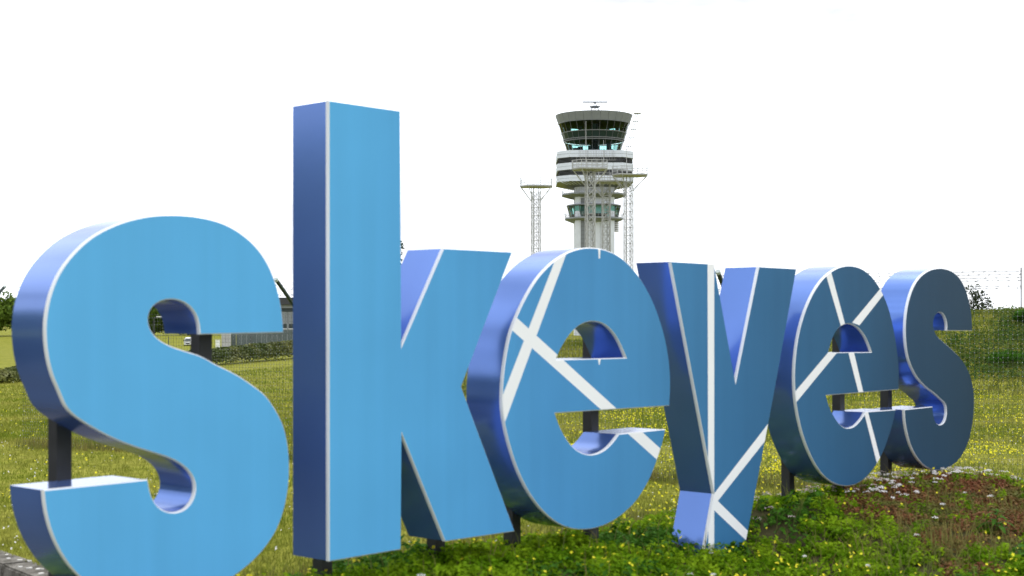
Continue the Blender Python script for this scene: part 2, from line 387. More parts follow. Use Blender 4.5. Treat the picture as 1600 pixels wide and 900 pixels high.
# outlines: lists of runs; each run is a smooth curve or straight line between corners
S1 = [[(443.4, 519.8)]+cA((1243, 560), (1232, 480), (1210, 395), (1175, 312), (1120, 235), (1045, 172), (960, 130), (860, 107), (760, 100), (660, 105), (560, 127),
        (475, 160), (395, 207), (318, 280), (260, 362), (224, 450), (205, 540), (201, 620), (210, 720), (236, 820), (270, 893))
      + cB((285, 150), (335, 200), (405, 246), (500, 296), (600, 335), (680, 360), (745, 382), (800, 412), (838, 450), (858, 500), (850, 555), (820, 600), (772, 620), (722, 612), (690, 590), (668, 550), (655, 510), (650, 476)),
      [cB((650, 476))[0], cB((192, 522))[0]],
      cB((192, 522), (197, 580), (208, 640), (230, 715), (262, 785), (302, 848), (350, 902), (425, 960), (525, 1005), (640, 1028), (745, 1024), (860, 998), (955, 952), (1030, 900), (1100, 845), (1160, 782), (1210, 708), (1245, 620), (1266, 520), (1272, 420), (1265, 325), (1245, 238), (1208, 165))
      + cA((1165, 893), (1100, 842), (1030, 797), (930, 748)) + cH((700, 810), (560, 762), (420, 718), (310, 678), (225, 633), (155, 582), (100, 520), (65, 450), (53, 370), (65, 290), (102, 225), (162, 175), (242, 145), (330, 135), (420, 150), (500, 190), (570, 255), (620, 340), (647, 440), (655, 545)),
      [(312.3, 522.7), (443.4, 519.8)]]
K1 = [[(513.8, 156.4), (625.8, 172.7), (627.6, 541.5), (693.5, 387.6), (801, 393.3), (721, 604.2), (804.7, 830.3), (695.5, 846.2), (628, 677.6), (626.7, 858.7), (514.2, 877.6), (513.8, 156.4)]]
E1 = [[(1046.2, 634)]+c6((1092, 760), (1085, 650), (1067, 540), (1038, 435), (998, 330), (948, 237), (890, 160), (828, 104), (758, 70), (682, 57), (610, 64), (540, 92), (470, 142), (402, 215), (343, 310), (295, 410), (260, 505), (236, 620), (221, 740), (217, 830))
      + c7((196, 110), (202, 160), (214, 225), (237, 312), (267, 400), (307, 485), (352, 555), (402, 611), (460, 655), (518, 677), (572, 682), (632, 675), (700, 649), (762, 607), (822, 548), (880, 455), (920, 357), (944, 282), (960, 212)),
      [c7((960, 212))[0], c7((742, 234))[0]],
      c7((742, 234), (715, 270), (680, 305), (640, 326), (600, 331), (560, 319), (522, 291), (491, 250), (466, 202), (449, 160), (442, 137)),
      [c7((442, 137))[0], (1046.2, 634)]]
E1H = [cE((1185, 690), (1135, 570), (1075, 440), (995, 312), (895, 205), (780, 142), (655, 122), (545, 142), (440, 195), (342, 285), (252, 400), (172, 535), (120, 640), (90, 720)), [cE((90, 720))[0], cE((1185, 690))[0]]]
Y1 = [[(1048, 408.3), (1116, 412.2), (1149.4, 598.3), (1186, 416.4), (1244.7, 419.7), (1208.7, 620), (1170.4, 822), (1159, 882), (1095, 892), (1116.2, 771.8), (1048, 408.3)]]
E2 = [[(1404.3, 608.6)]+cR((743, 620), (734, 515), (716, 400), (690, 292), (655, 202), (610, 128), (560, 80), (512, 58), (465, 53), (420, 62), (370, 90), (322, 137), (278, 205), (239, 292), (209, 390), (189, 500), (179, 620))
      + cQ((156, 15), (161, 75), (171, 142), (188, 217), (212, 290), (241, 355), (275, 410), (311, 447), (351, 470), (395, 478), (440, 470), (480, 446), (515, 410), (547, 363), (577, 302), (605, 220), (620, 165), (630, 120)),
      [(1400, 640), (1352.6, 643.6)],
      cG((817, 490), (780, 560), (722, 640), (653, 715), (583, 760), (511, 775), (440, 760), (370, 710), (300, 625), (232, 512), (172, 380), (137, 270), (122, 200)),
      [cG((122, 200))[0], (1404.3, 608.6)]]
E2H = [cR((595, 520), (575, 465), (550, 420), (518, 385), (480, 368), (445, 372), (415, 394), (390, 432), (372, 480), (362, 522)), [cR((362, 522))[0], cR((595, 520))[0]]]
S2 = [[(1519.3, 517)]+cR((1137, 330), (1125, 255), (1104, 180), (1073, 122), (1035, 86), (992, 69), (950, 67), (905, 79), (862, 110), (828, 157), (804, 217), (787, 290), (779, 370), (780, 450), (790, 528), (808, 590), (842, 655), (886, 705), (930, 739), (968, 773))
      + cQ((862, 95), (868, 130), (861, 170), (846, 188), (830, 190), (815, 175), (805, 140), (802, 106)),
      [cQ((802, 106))[0], cQ((670, 120))[0]],
      cQ((670, 120), (673, 170), (682, 225), (699, 285), (723, 335), (756, 377), (792, 398), (835, 404), (880, 390), (920, 360), (951, 315), (975, 255), (990, 180), (996, 100))
      + cR((1148, 740), (1140, 690), (1124, 635), (1100, 586), (1070, 545), (1035, 510), (1000, 478), (967, 450), (945, 425), (933, 398), (929, 365), (935, 332), (950, 311), (968, 305), (985, 317), (998, 345), (1004, 375), (1002, 404)),
      [(1479.4, 516.7), (1519.3, 517)]]

def to_td(px, py):
    """pixel onto the sign's front plane: (t along, z up)"""
    k = (px-CX)/F
    t = (k*KY-KX)/(U.x-k*U.y); Z = KY+t*U.y
    return t, EYE-(py-HOR)/F*Z
def smooth_run(run, step):
    P = np.array([to_td(*p) for p in run])
    if len(P) == 2: return P
    # Catmull-Rom, dense
    Q = np.vstack([2*P[0]-P[1], P, 2*P[-1]-P[-2]]); o = []
    for i in range(1, len(Q)-2):
        p0, p1, p2, p3 = Q[i-1:i+3]
        for s in np.linspace(0, 1, 14, endpoint=False):
            o.append(0.5*((2*p1)+(p2-p0)*s+(2*p0-5*p1+4*p2-p3)*s*s+(3*p1-p0-3*p2+p3)*s**3))
    o.append(Q[-2]); o = np.array(o)
    L_ = np.r_[0, np.cumsum(np.linalg.norm(np.diff(o, axis=0), axis=1))]
    n = max(8, int(L_[-1]/step)); s = np.linspace(0, L_[-1], n)
    o = np.stack([np.interp(s, L_, o[:, 0]), np.interp(s, L_, o[:, 1])], 1)
    for _ in range(45):
        for lam in (0.5, -0.515):
            q = o.copy(); q[1:-1] += lam*((o[:-2]+o[2:])/2-o[1:-1]); o = q
    return o
def outline(runs, step=0.022):
    if len(runs) == 1:      # polygon of straight edges
        p = np.array([to_td(*q) for q in runs[0]]); return [p[i:i+2] for i in range(len(p)-1)]
    return [smooth_run(r, step) for r in runs]
def closed(rs): return np.vstack([r[:-1] for r in rs])
def area(p): x, y = p[:, 0], p[:, 1]; return 0.5*np.sum(x*np.roll(y, -1)-y*np.roll(x, -1))
def inset(p, d):
    """move a closed outline inwards (positive d shrinks an anticlockwise outline)"""
    a = np.roll(p, 1, 0); b = np.roll(p, -1, 0)
    e1 = p-a; e1 /= np.linalg.norm(e1, axis=1)[:, None]; e2 = b-p; e2 /= np.linalg.norm(e2, axis=1)[:, None]
    n1 = np.stack([-e1[:, 1], e1[:, 0]], 1); n2 = np.stack([-e2[:, 1], e2[:, 0]], 1)
    m_ = n1+n2; m_ /= np.maximum(np.linalg.norm(m_, axis=1), 1e-6)[:, None]
    return p+m_*(d/np.maximum((m_*n1).sum(1), 0.35))[:, None]

DEP = 0.37
def make_letter(name, runs, holes, stripes, posts, label, plabels=()):
    rs_all = [outline(runs)]+[outline(h, 0.018) for h in holes]
    loops = []
    for i, rs in enumerate(rs_all):
        p = closed(rs); want = 1 if i == 0 else -1
        if area(p)*want < 0: rs = [r[::-1] for r in rs[::-1]]
        loops.append(rs)
    t0 = closed(loops[0])[:, 0].min(); z0 = closed(loops[0])[:, 1].min()
    bx, by = xy(t0, 0)
    root = empty(name, (bx, by, z0), UA, label, 'letter sign', 'letters of the big blue sign')
    T0 = np.array([t0, z0])
    loc = [[r-T0 for r in rs] for rs in loops]
    # sides and white plate edge: one strip per run so that corners stay sharp
    body = MB(); trim = MB(); back = []
    face_loops = []
    for rs in loc:
        p = closed(rs); ins = inset(p, 0.006); inb = inset(p, 0.003)
        face_loops.append(ins); back.append(inb)
        k = 0; n = len(p)
        for r in rs:
            m_ = len(r); idx = [(k+j) % n for j in range(m_)]; k += m_-1
            o_, i_, b_ = p[idx], ins[idx], inb[idx]
            def strip(mbx, a, ya, b, yb):
                vs = [(q[0], ya, q[1]) for q in a]+[(q[0], yb, q[1]) for q in b]
                mbx.add(vs, [(j, m_+j, m_+j+1, j+1) for j in range(m_-1)])
            strip(trim, i_, 0.0, o_, 0.006); strip(trim, o_, 0.006, o_, 0.030); strip(trim, o_, 0.030, b_, 0.0305)
            strip(body, b_, 0.0305, b_, DEP)
    def fill(lps, y, flip):
        pts, eds = [], []
        for l in lps:
            k_ = len(pts); n_ = len(l); pts += [Vector((q[0], q[1])) for q in l]; eds += [(k_+i, k_+(i+1) % n_) for i in range(n_)]
        r_v, _, r_f, *_ = delaunay_2d_cdt(pts, eds, [], 0, 1e-6)
        def within(l, c):
            x_, y_ = l[:, 0], l[:, 1]; x2, y2 = np.roll(x_, -1), np.roll(y_, -1)
            return (((y_ > c[1]) != (y2 > c[1])) & (c[0] < (x2-x_)*(c[1]-y_)/(y2-y_+1e-15)+x_)).sum() % 2 == 1
        keep = []
        for t in r_f:
            c = (sum(r_v[i].x for i in t)/len(t), sum(r_v[i].y for i in t)/len(t))
            if within(lps[0], c) and not any(within(l, c) for l in lps[1:]): keep.append(tuple(t[::-1]) if flip else tuple(t))
        return [(v.x, y, v.y) for v in r_v], keep
    body.add(*fill(back, DEP, True))
    body.build('side_shell', M_side, root, True); trim.build('white_edge', M_trim, root, True)
    # front panel, cut along the printed stripes and the white drip marks
    vs, fs = fill(face_loops, 0.0, False)
    bm = bmesh.new(); bv = [bm.verts.new(v) for v in vs]
    for f in fs:
        try: bm.faces.new([bv[i] for i in f])
        except ValueError: pass
    qs = []
    for q in stripes:
        Q = np.array([to_td(*p) for p in q])-T0
        if area(Q) < 0: Q = Q[::-1]
        qs.append(Q)
        for i in range(len(Q)):
            a, b = Q[i], Q[(i+1) % len(Q)]; e = b-a
            bmesh.ops.bisect_plane(bm, geom=bm.verts[:]+bm.edges[:]+bm.faces[:], plane_co=(a[0], 0, a[1]), plane_no=(-e[1], 0, e[0]), dist=1e-6)
    def inside(Q, c):
        return all((Q[(i+1) % len(Q)][0]-Q[i][0])*(c[1]-Q[i][1])-(Q[(i+1) % len(Q)][1]-Q[i][1])*(c[0]-Q[i][0]) > 0 for i in range(len(Q)))
    groups = {}
    for f in bm.faces:
        c = f.calc_center_median(); g = -1
        for j, Q in enumerate(qs):
            if inside(Q, (c.x, c.z)): g = j; break
        groups.setdefault(g, []).append([tuple(v.co) for v in f.verts])
    bm.free()
    for g, faces in sorted(groups.items()):
        key = lambda v: (round(v[0], 4), round(v[2], 4))
        par = {}
        def find(a):
            while par[a] != a: par[a] = par[par[a]]; a = par[a]
            return a
        for f in faces:
            ks_ = [key(v) for v in f]
            for q in ks_: par.setdefault(q, q)
            for q in ks_[1:]: par[find(q)] = find(ks_[0])
        comp = {}
        for f in faces: comp.setdefault(find(key(f[0])) if g >= 0 else 0, []).append(f)
        for fl_ in comp.values():
            mb = MB()
            for f in fl_: mb.add(f, [tuple(range(len(f)))])
            mb.build('front_panel' if g < 0 else 'white_stripe_or_drip', M_front if g < 0 else M_stripe, root)
    # square posts at mid depth
    for px, top, *bot in posts:
        dd = 0.425; k = (px-CX)/F
        ax, ay = KX+dd*N.x, KY+dd*N.y
        t = (k*ay-ax)/(U.x-k*U.y); x, y = xy(t, dd); gz = float(height(np.array([x]), np.array([y]))[0])
        mb = MB(); w = 0.048
        c = t-t0; zt = EYE-(top-HOR)/F*y-z0
        mb.box(c-w, c+w, dd-w, dd+w, (EYE-(bot[0]-HOR)/F*y-z0) if bot else gz-0.5-z0, zt)
        mb.build('post', M_letterpost, root)
    return root

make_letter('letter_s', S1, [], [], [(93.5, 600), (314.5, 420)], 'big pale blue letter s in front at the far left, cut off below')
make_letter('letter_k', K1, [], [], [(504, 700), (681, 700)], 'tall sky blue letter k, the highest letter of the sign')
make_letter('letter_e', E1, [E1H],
    [[(866.4, 409), (893, 374.5), (780, 684.6), (780, 632)], [(770, 489), (1060, 748), (1060, 726.5), (770, 462.3)], [(934.3, 384), (938.7, 384), (937.4, 404), (935.6, 404)], [(934.3, 561), (938.6, 561), (937, 570), (935.8, 570)]],  # last two quads are small white drip marks, not stripes
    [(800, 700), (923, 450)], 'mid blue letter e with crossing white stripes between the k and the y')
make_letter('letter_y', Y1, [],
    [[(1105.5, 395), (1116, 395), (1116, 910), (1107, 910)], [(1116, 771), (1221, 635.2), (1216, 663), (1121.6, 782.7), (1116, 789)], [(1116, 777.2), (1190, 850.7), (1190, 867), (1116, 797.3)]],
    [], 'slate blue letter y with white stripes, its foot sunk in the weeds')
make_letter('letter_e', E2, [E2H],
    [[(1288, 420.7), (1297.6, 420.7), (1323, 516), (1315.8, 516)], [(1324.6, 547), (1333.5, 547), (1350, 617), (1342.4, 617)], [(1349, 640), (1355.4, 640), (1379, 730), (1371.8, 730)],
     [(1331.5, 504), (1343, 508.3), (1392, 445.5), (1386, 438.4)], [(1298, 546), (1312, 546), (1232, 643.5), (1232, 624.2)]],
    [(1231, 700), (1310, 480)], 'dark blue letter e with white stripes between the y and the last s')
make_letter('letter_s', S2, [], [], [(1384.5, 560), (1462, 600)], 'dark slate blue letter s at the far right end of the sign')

# ------------------------------------------------------------------ perimeter fence with Y-shaped barbed wire arms
FV = Vector((-0.888, 0.459)).normalized(); FN = Vector((FV.y*-1, FV.x))   # FN points towards the camera
if FN.y > 0: FN = -FN
FP = Vector((gx(1570, 18.5), 18.5))
def fpt(s, off=0): p = FP+FV*s+FN*off; return p
def solve_s(px, off):
    k = (px-CX)/F; b = FP+FN*off
    return (k*b.y-b.x)/(FV.x-k*FV.y)
S0, S1_ = -2.5, 17.5
fp = fpt(0); fence = empty('perimeter_fence', (fp.x, fp.y, 0), 0, 'green wire mesh fence topped with barbed wire behind the letters', 'fence')
def fl(s, off, z): p = FV*s+FN*off; return (p.x, p.y, z)
zt_m = 2.47; mesh = MB(); step = 0.06
for s in np.arange(S0, S1_, step): mesh.bar(fl(s, 0, 0.02), fl(s, 0, zt_m), 0.0022, 3)
rows = np.arange(0.05, zt_m, step)
for z in rows: mesh.bar(fl(S0, 0.003, z), fl(S1_, 0.003, z), 0.0016, 3)
tag(mesh.build('wire_mesh', M_wire, fence), kind='stuff')
kn = MB()  # pale specks at the crossings, painted in place of highlights on the wire
for s in np.arange(S0, S1_, step):
    for z in rows:
        if random.random() < 0.6:
            p = fl(s, 0.006, z); e = 0.0048
            kn.add([(p[0]-e, p[1], p[2]), (p[0]+e, p[1], p[2]), (p[0], p[1]-e, p[2]-e*.3), (p[0], p[1], p[2]+e)], [(0, 2, 3), (1, 3, 2), (0, 1, 2)])
tag(kn.build('wire_glints', M_glint, fence), kind='stuff')
post_s = [solve_s(4, -0.66), solve_s(433, 0.60), solve_s(1123, 0.60)]; post_s.append(2*post_s[2]-post_s[1])
for s in post_s:
    mb = MB(); a = fl(s, -0.04, -0.4); mb.bar(a, fl(s, -0.04, 2.52), 0.034, 6)
    po = mb.build('fence_post', M_post_green, fence)
    for sg in (1, -1):
        mb = MB(); mb.bar(fl(s, -0.04, 2.44), fl(s, -0.04+sg*0.66, 3.0), 0.033, 6); ar = mb.build('barbed_wire_arm', M_post_green, po)
        mb = MB(); mb.bar(fl(s, -0.04+sg*0.648, 2.99), fl(s, -0.04+sg*0.683, 3.02), 0.037, 6); mb.build('arm_cap', M_cap, po)
for sg in (1, -1):
    for off, z in ((0.62, 2.965), (0.52, 2.88), (0.395, 2.775)):
        mb = MB(); ph = random.random()*6; prev = None; n = 150
        for i in range(n+1):
            s = S0+(S1_-S0)*i/n; sag = -0.012*abs(math.sin(s*0.75+ph))+random.uniform(-.002, .002)
            p = Vector(fl(s, -0.04+sg*off+random.uniform(-.003, .003), z+sag))
            if prev: mb.bar(prev, p, 0.0028, 3)
            prev = p
            for _ in range(2):
                v = Vector((random.uniform(-1, 1), random.uniform(-1, 1), random.uniform(-1, 1))).normalized()*0.015
                mb.bar(p-v, p+v, 0.0026, 3)
            tw = Vector((FV.x, FV.y, 0))*0.012; mb.bar(p-tw, p+tw, 0.0055, 4)
        mb.build('barbed_wire', M_barb, fence)

# ------------------------------------------------------------------ kerb stones
seg = np.linalg.norm(np.diff(KERB, axis=0), axis=1); cum = np.r_[0, np.cumsum(seg)]
def kpt(s): return Vector((np.interp(s, cum, KERB[:, 0]), np.interp(s, cum, KERB[:, 1]), 0))
kroot = empty('kerb', kpt(cum[3]), 0, 'weathered grey stone kerb at the bottom left corner', 'kerb')
kb = kpt(cum[3])
s = cum[2]-1.0; k = 0
while s < cum[8]:
    a, b = kpt(s+0.006), kpt(s+0.994); d = (b-a).normalized(); n_ = Vector((d.y, -d.x, 0))
    bm = bmesh.new(); vs = []
    for z in (-0.35, 0.055+random.uniform(-.006, .006)):
        for q in (a-n_*0.22, b-n_*0.22, b+n_*0.08, a+n_*0.08): vs.append(bm.verts.new((q.x-kb.x, q.y-kb.y, z)))
    for f in ((3, 2, 1, 0), (4, 5, 6, 7), (0, 1, 5, 4), (1, 2, 6, 5), (2, 3, 7, 6), (3, 0, 4, 7)): bm.faces.new([vs[i] for i in f])
    bmesh.ops.recalc_face_normals(bm, faces=bm.faces[:])
    bmesh.ops.bevel(bm, geom=bm.edges[:], offset=0.018, segments=2, affect='EDGES')
    me = bpy.data.meshes.new('kerb_stone'); bm.to_mesh(me); bm.free(); me.materials.append(M_concrete)
    ks = link('kerb_stone', me, kroot)
    mb = MB()
    for _ in range(9):
        u_, v_ = random.random(), random.uniform(-.19, .06); c = a.lerp(b, u_)+n_*v_; r = random.uniform(.012, .045)
        pl = [(c.x-kb.x+r*random.uniform(.6, 1.1)*math.cos(w), c.y-kb.y+r*random.uniform(.5, 1.1)*math.sin(w)) for w in np.linspace(0, 6.28, 9)[:-1]]
        mb.prism(pl, 0.05, 0.0635)
    mb.build('lichen', M_lichen, ks)
    s += 1.0; k += 1

# ------------------------------------------------------------------ planting on the mound
def in_view(x, y, z, m=240):
    px = CX+x/y*F; py = HOR-(z-EYE)/y*F
    return (px > -m) & (px < 1600+m) & (py < 900+m*1.5)
def scatter(n, t0, t1, d0, d1):
    t = rng.uniform(t0, t1, n); d = rng.uniform(d0, d1, n); x, y = xy(t, d)
    return t, d, np.asarray(x), np.asarray(y)
def on_kerb_side(x, y): return kerb_side(x, y) < -0.3
def redmask(t, d):
    return (sstep(5.9, 7.3, t-0.9*d)*(1-0.8*sstep(1.6, 2.3, -d))+0.30*fbm(t*1.2, d*1.2, 21)+0.22*fbm(t*4, d*4, 22)) > 0.58
def clump(t, d): return np.clip(0.5+0.5*fbm(t*1.7, d*1.7, 31), 0, 1.2)
def tufts(n, t0, t1, d0, d1, keep, rad, per, hgt):
    """domes of leaves: points and outward normals, so tops catch the light and the gaps between stay dark"""
    t, d, x, y = scatter(n, t0, t1, d0, d1); z = height(x, y)
    ok = in_view(x, y, z) & on_kerb_side(x, y) & keep(t, d); t, d, x, y, z = t[ok], d[ok], x[ok], y[ok], z[ok]
    m_ = len(t); r0 = rad*(0.5+rng.random(m_)); h0 = hgt*(0.45+0.9*rng.random(m_))*(0.55+0.6*clump(t, d))
    ct = rng.random((m_, per))**0.8; w = rng.random((m_, per))*2*math.pi; st_ = np.sqrt(1-ct*ct); q = 0.75+0.35*rng.random((m_, per))
    nx, ny, nz_ = st_*np.cos(w), st_*np.sin(w), ct
    P = np.stack([x[:, None]+nx*q*r0[:, None], y[:, None]+ny*q*r0[:, None], z[:, None]-0.01+nz_*q*h0[:, None]], 2).reshape(-1, 3)
    Nn = np.stack([nx, ny, nz_+0.35], 2).reshape(-1, 3)
    return P, Nn
notred = lambda t, d: (~redmask(t, d)) & (rng.random(len(t)) < 1-sstep(0.9, 1.9, d))
isdark = lambda t, d: fbm(t*1.1, d*1.1, 41) > 0.45
P, Nn = tufts(17000, -3.5, 12, -4.5, 2.0, lambda t, d: notred(t, d) & ~isdark(t, d), 0.07, 26, 0.12)
o = link('leafy_ground_cover', leaves(P, 0.021, M_lush, 'leafy_ground_cover', base=Nn)); tag(o, 'bright green leafy weeds covering the mound under the letters', 'ground cover', kind='stuff')
P, Nn = tufts(7000, -3.5, 12, -4.5, 2.0, lambda t, d: notred(t, d) & isdark(t, d), 0.09, 22, 0.15)
o = link('dark_ground_cover', leaves(P, 0.028, M_dark_leaf, 'dark_ground_cover', base=Nn)); tag(o, 'darker green leafy patches among the weeds on the mound', 'ground cover', kind='stuff')
P, Nn = tufts(16000, 3.0, 12, -3.5, 2.0, lambda t, d: redmask(t, d) & (d < 1.2+0.4*fbm(t*2, d, 5)), 0.05, 26, 0.075)
o = link('sedum_cover', leaves(P, 0.012, M_sedum, 'sedum_cover', aspect=0.75, base=Nn)); tag(o, 'reddish brown stonecrop mat on the right of the mound', 'ground cover', kind='stuff')
P, Nn = tufts(500, 4.0, 12, -3.0, 1.0, lambda t, d: redmask(t, d), 0.07, 30, 0.12)
o = link('green_tufts', leaves(P, 0.020, M_lush, 'green_tufts', base=Nn)); tag(o, 'scattered green tufts growing through the reddish stonecrop', 'ground cover', kind='stuff')
# dry grass tufts
t, d, x, y = scatter(30000, -1, 12, -4, 2.4); z = height(x, y)
m_ = (np.exp(-((t-5.5)**2+(d+1.45)**2*1.2)/0.45)+0.5*np.exp(-((d-1.6)/0.55)**2)+0.25*(redmask(t, d))*(fbm(t*2, d*2, 51) > .4)+0.06)
ok = (rng.random(len(t)) < m_) & in_view(x, y, z) & on_kerb_side(x, y)
o = link('dry_grass', blades(np.stack([x, y, z], 1)[ok], 0.19, 0.008, M_dry, 'dry_grass', lean=0.5)); tag(o, 'straw coloured dry grass between the weeds on the mound', 'grass', kind='stuff')
# small flowers: stalk-less heads of five petals, tilted to the sky
def flowers(P, r, m, name, petals=5, cup=0.25):
    n = len(P); V = []; Fc = []
    w = np.linspace(0, 2*math.pi, petals*2, endpoint=False)
    base = np.stack([np.cos(w)*np.where(np.arange(petals*2) % 2, 1, .55), np.sin(w)*np.where(np.arange(petals*2) % 2, 1, .55), np.full(petals*2, cup)], 1)
    base = np.vstack([[0, 0, 0], base])
    tri = np.array([(0, 1+i, 1+(i+1) % (petals*2)) for i in range(petals*2)])
    tilt = rng.normal(scale=0.45, size=(n, 2)); tilt[:, 1] -= 0.35
    s = r*(0.7+0.6*rng.random(n))
    B = base[None]*s[:, None, None]
    Z = B[:, :, 2].copy(); B[:, :, 2] = Z+B[:, :, 0]*tilt[:, 0, None]-B[:, :, 1]*tilt[:, 1, None]
    V = (B+P[:, None, :]).reshape(-1, 3); Fc = (tri[None]+np.arange(n)[:, None, None]*len(base)).reshape(-1, 3)
    return np_mesh(name, V, Fc, m)
t, d, x, y = scatter(2600, -2, 10, -3.6, 1.2); z = height(x, y)
ok = in_view(x, y, z) & on_kerb_side(x, y) & (rng.random(len(t)) < np.where(redmask(t, d), 0.12, 0.2+0.5*(fbm(t*1.3, d*1.3, 61) > 0.2)))
o = link('yellow_flowers', flowers(np.stack([x, y, z+0.10+0.06*clump(t, d)], 1)[ok], 0.0135, M_yellow, 'yellow_flowers', 5, .5)); tag(o, 'small yellow flowers dotted over the mound', 'flowers', kind='stuff')
def umbels(n, t0, t1, d0, d1, dens, m, name, label, r=0.03):
    t, d, x, y = scatter(n, t0, t1, d0, d1); z = height(x, y)
    ok = in_view(x, y, z) & on_kerb_side(x, y) & (rng.random(n) < dens(t, d)); P = []
    for a, b, c in zip(x[ok], y[ok], z[ok]):
        rr = r*random.uniform(.6, 1.3); hz = random.uniform(.09, .15)
        for _ in range(22):
            w = random.random()*6.28; q = rr*math.sqrt(random.random())
            P.append((a+q*math.cos(w), b+q*math.sin(w), c+hz-0.3*q*q/rr+random.uniform(-.004, .004)))
    o = link(name, flowers(np.array(P), 0.0062, m, name, 4, .3)); tag(o, label, 'flowers', kind='stuff')
umbels(520, 6.4, 11.5, -1.3, 0.7, lambda t, d: np.where(fbm(t*2, d*2, 71) > 0.2, .7, .08)*np.where(d > -.7, 1, .35), M_whitefl, 'white_sedum_flowers', 'white flower heads clustered on the mound below the last letters', 0.036)
umbels(420, 5.0, 11.5, -0.4, 1.2, lambda t, d: np.where(fbm(t*2, d*2, 72) > 0.1, .7, .1)*np.where((t < 6.6) & (d < .1), .15, 1), M_pink, 'pink_sedum_flowers', 'faded pink flower heads along the crest of the mound', 0.045)
umbels(110, 0.5, 9.5, -3.4, -0.3, lambda t, d: np.where(fbm(t*2, d*2, 73) > 0.2, .6, .15), M_whitefl, 'scattered_white_flowers', 'single white flower heads low in the weeds in front', 0.026)

# tall weeds standing out of the cover, each a plant of its own
def weed(name, px, py, Z, h, label, nleaf=16, m=M_dark_leaf, spread=0.5, leaf=0.16):
    p = at(px, py, Z); gz = float(height(np.array([p.x]), np.array([p.y]))[0])
    root = empty(name, (p.x, p.y, gz), 0, label, 'plant')
    mb = MB(); mb.bar((0, 0, -.03), (0.02, 0, h*0.95), 0.006, 5, 0.003); mb.build('stem', M_lush, root)
    mb = MB()
    for i in range(nleaf):
        q = i/nleaf; w = i*2.4; z0 = h*(0.15+0.8*q); L_ = leaf*(1.1-0.65*q); dr = Vector((math.cos(w), math.sin(w), 0)); sd_ = Vector((-dr.y, dr.x, 0))
        pr = []
        for k in range(5):
            s_ = k/4; c = dr*(L_*s_)*(1 if spread > .3 else .5)+Vector((0, 0, z0+L_*(0.55*s_-0.75*s_*s_)))
            wd = L_*0.15*math.sin(math.pi*(0.12+0.88*s_))*(1.25 if k % 2 else .7)
            pr.append((c-sd_*wd, c+sd_*wd))
        vs = [v for a in pr for v in a]; mb.add(vs, [(2*k, 2*k+1, 2*k+3, 2*k+2) for k in range(4)])
    mb.build('leaves', m, root)
weed('thistle_plant', 1556, 838, 12.9, 0.24, 'tall dark green thistle leaves standing on the right of the mound', leaf=.2)
weed('leafy_weed', 1595, 885, 12.0, 0.14, 'broad leaved dark weed at the lower right edge', nleaf=14, leaf=.14)
weed('leafy_weed', 1360, 875, 12.4, 0.12, 'upright pale green weed below the last e', nleaf=14, m=M_lush, leaf=.13)
def stalk(px, py, Z, h, label):
    p = at(px, py, Z); gz = float(height(np.array([p.x]), np.array([p.y]))[0])
    root = empty('seeding_grass', (p.x, p.y, gz), 0, label, 'plant')
    mb = MB(); tip = Vector((0.05, 0, h)); mb.bar((0, 0, -.02), tip*0.6, .003, 4); mb.bar(tip*0.6, tip, .003, 4, .0015); mb.build('stem', M_dry, root)
    mb = MB()
    for i in range(16):
        q = tip*(0.55+0.45*i/16); w = i*2.3; e = q+Vector((math.cos(w)*.03, math.sin(w)*.03, .04)); mb.bar(q, e, .004, 4, .001)
    mb.build('seed_head', M_dry, root)
stalk(1246, 765, 13.25, 0.22, 'seeding grass stalk in front of the dark underside of the second e')
stalk(1238, 772, 13.2, 0.16, 'shorter seeding grass stalk beside the post of the second e')
# poppy
p = at(1580, 778, 17.2); gz = float(height(np.array([p.x]), np.array([p.y]))[0])
pop = empty('poppy', (p.x, p.y, gz), 0, 'single red poppy at the fence on the right', 'flower')
hz = EYE-(768-HOR)/F*p.y-gz
mb = MB(); mb.bar((0, 0, -.02), (0, 0, hz), .003, 4); mb.build('stem', M_lush, pop)
for i in range(4):
    w = i*1.57; mb = MB(); a = Vector((math.cos(w), math.sin(w), 0)); b = Vector((-a.y, a.x, 0))
    mb.add([(0, 0, hz), a*.03-b*.035+Vector((0, 0, hz+.03)), a*.045+Vector((0, 0, hz+.05)), a*.03+b*.035+Vector((0, 0, hz+.03))], [(0, 1, 2, 3)]); mb.build('petal', M_poppy, pop)

# ------------------------------------------------------------------ field grass and buttercups
def field_pts(n, z0, z1):
    # even on screen-independent ground density falling with distance
    u_ = rng.random(n); Y = z0*(z1/z0)**u_
    X = (rng.random(n)*1.16-0.58)*Y*0.74
    ok = kerb_side(X, Y) < -0.15
    X, Y = X[ok], Y[ok]; t, d = td(X, Y)
    return X, Y, t, d
X, Y, t, d = field_pts(210000, 11.0, 64); ok = (d > 1.0) | (Y > 18) | (t < -3)
X, Y = X[ok], Y[ok]; Z = height(X, Y)
P = np.stack([X, Y, Z-0.005], 1); sc = np.clip(Y/20, 0.8, 2.2)
n_ = len(P)
sel = rng.random(n_) < 0.5
o = link('field_grass', blades(P[Y < 27], 0.055, 0.012, M_field, 'field_grass', lean=0.7)); tag(o, 'short yellow green grass of the field around the fence', 'grass', kind='stuff')
o = link('far_field_grass', blades(P[Y >= 27], 0.085, 0.03, M_field, 'far_field_grass', lean=0.8)); tag(o, 'mown grass of the far field and the grass bank', 'grass', kind='stuff')
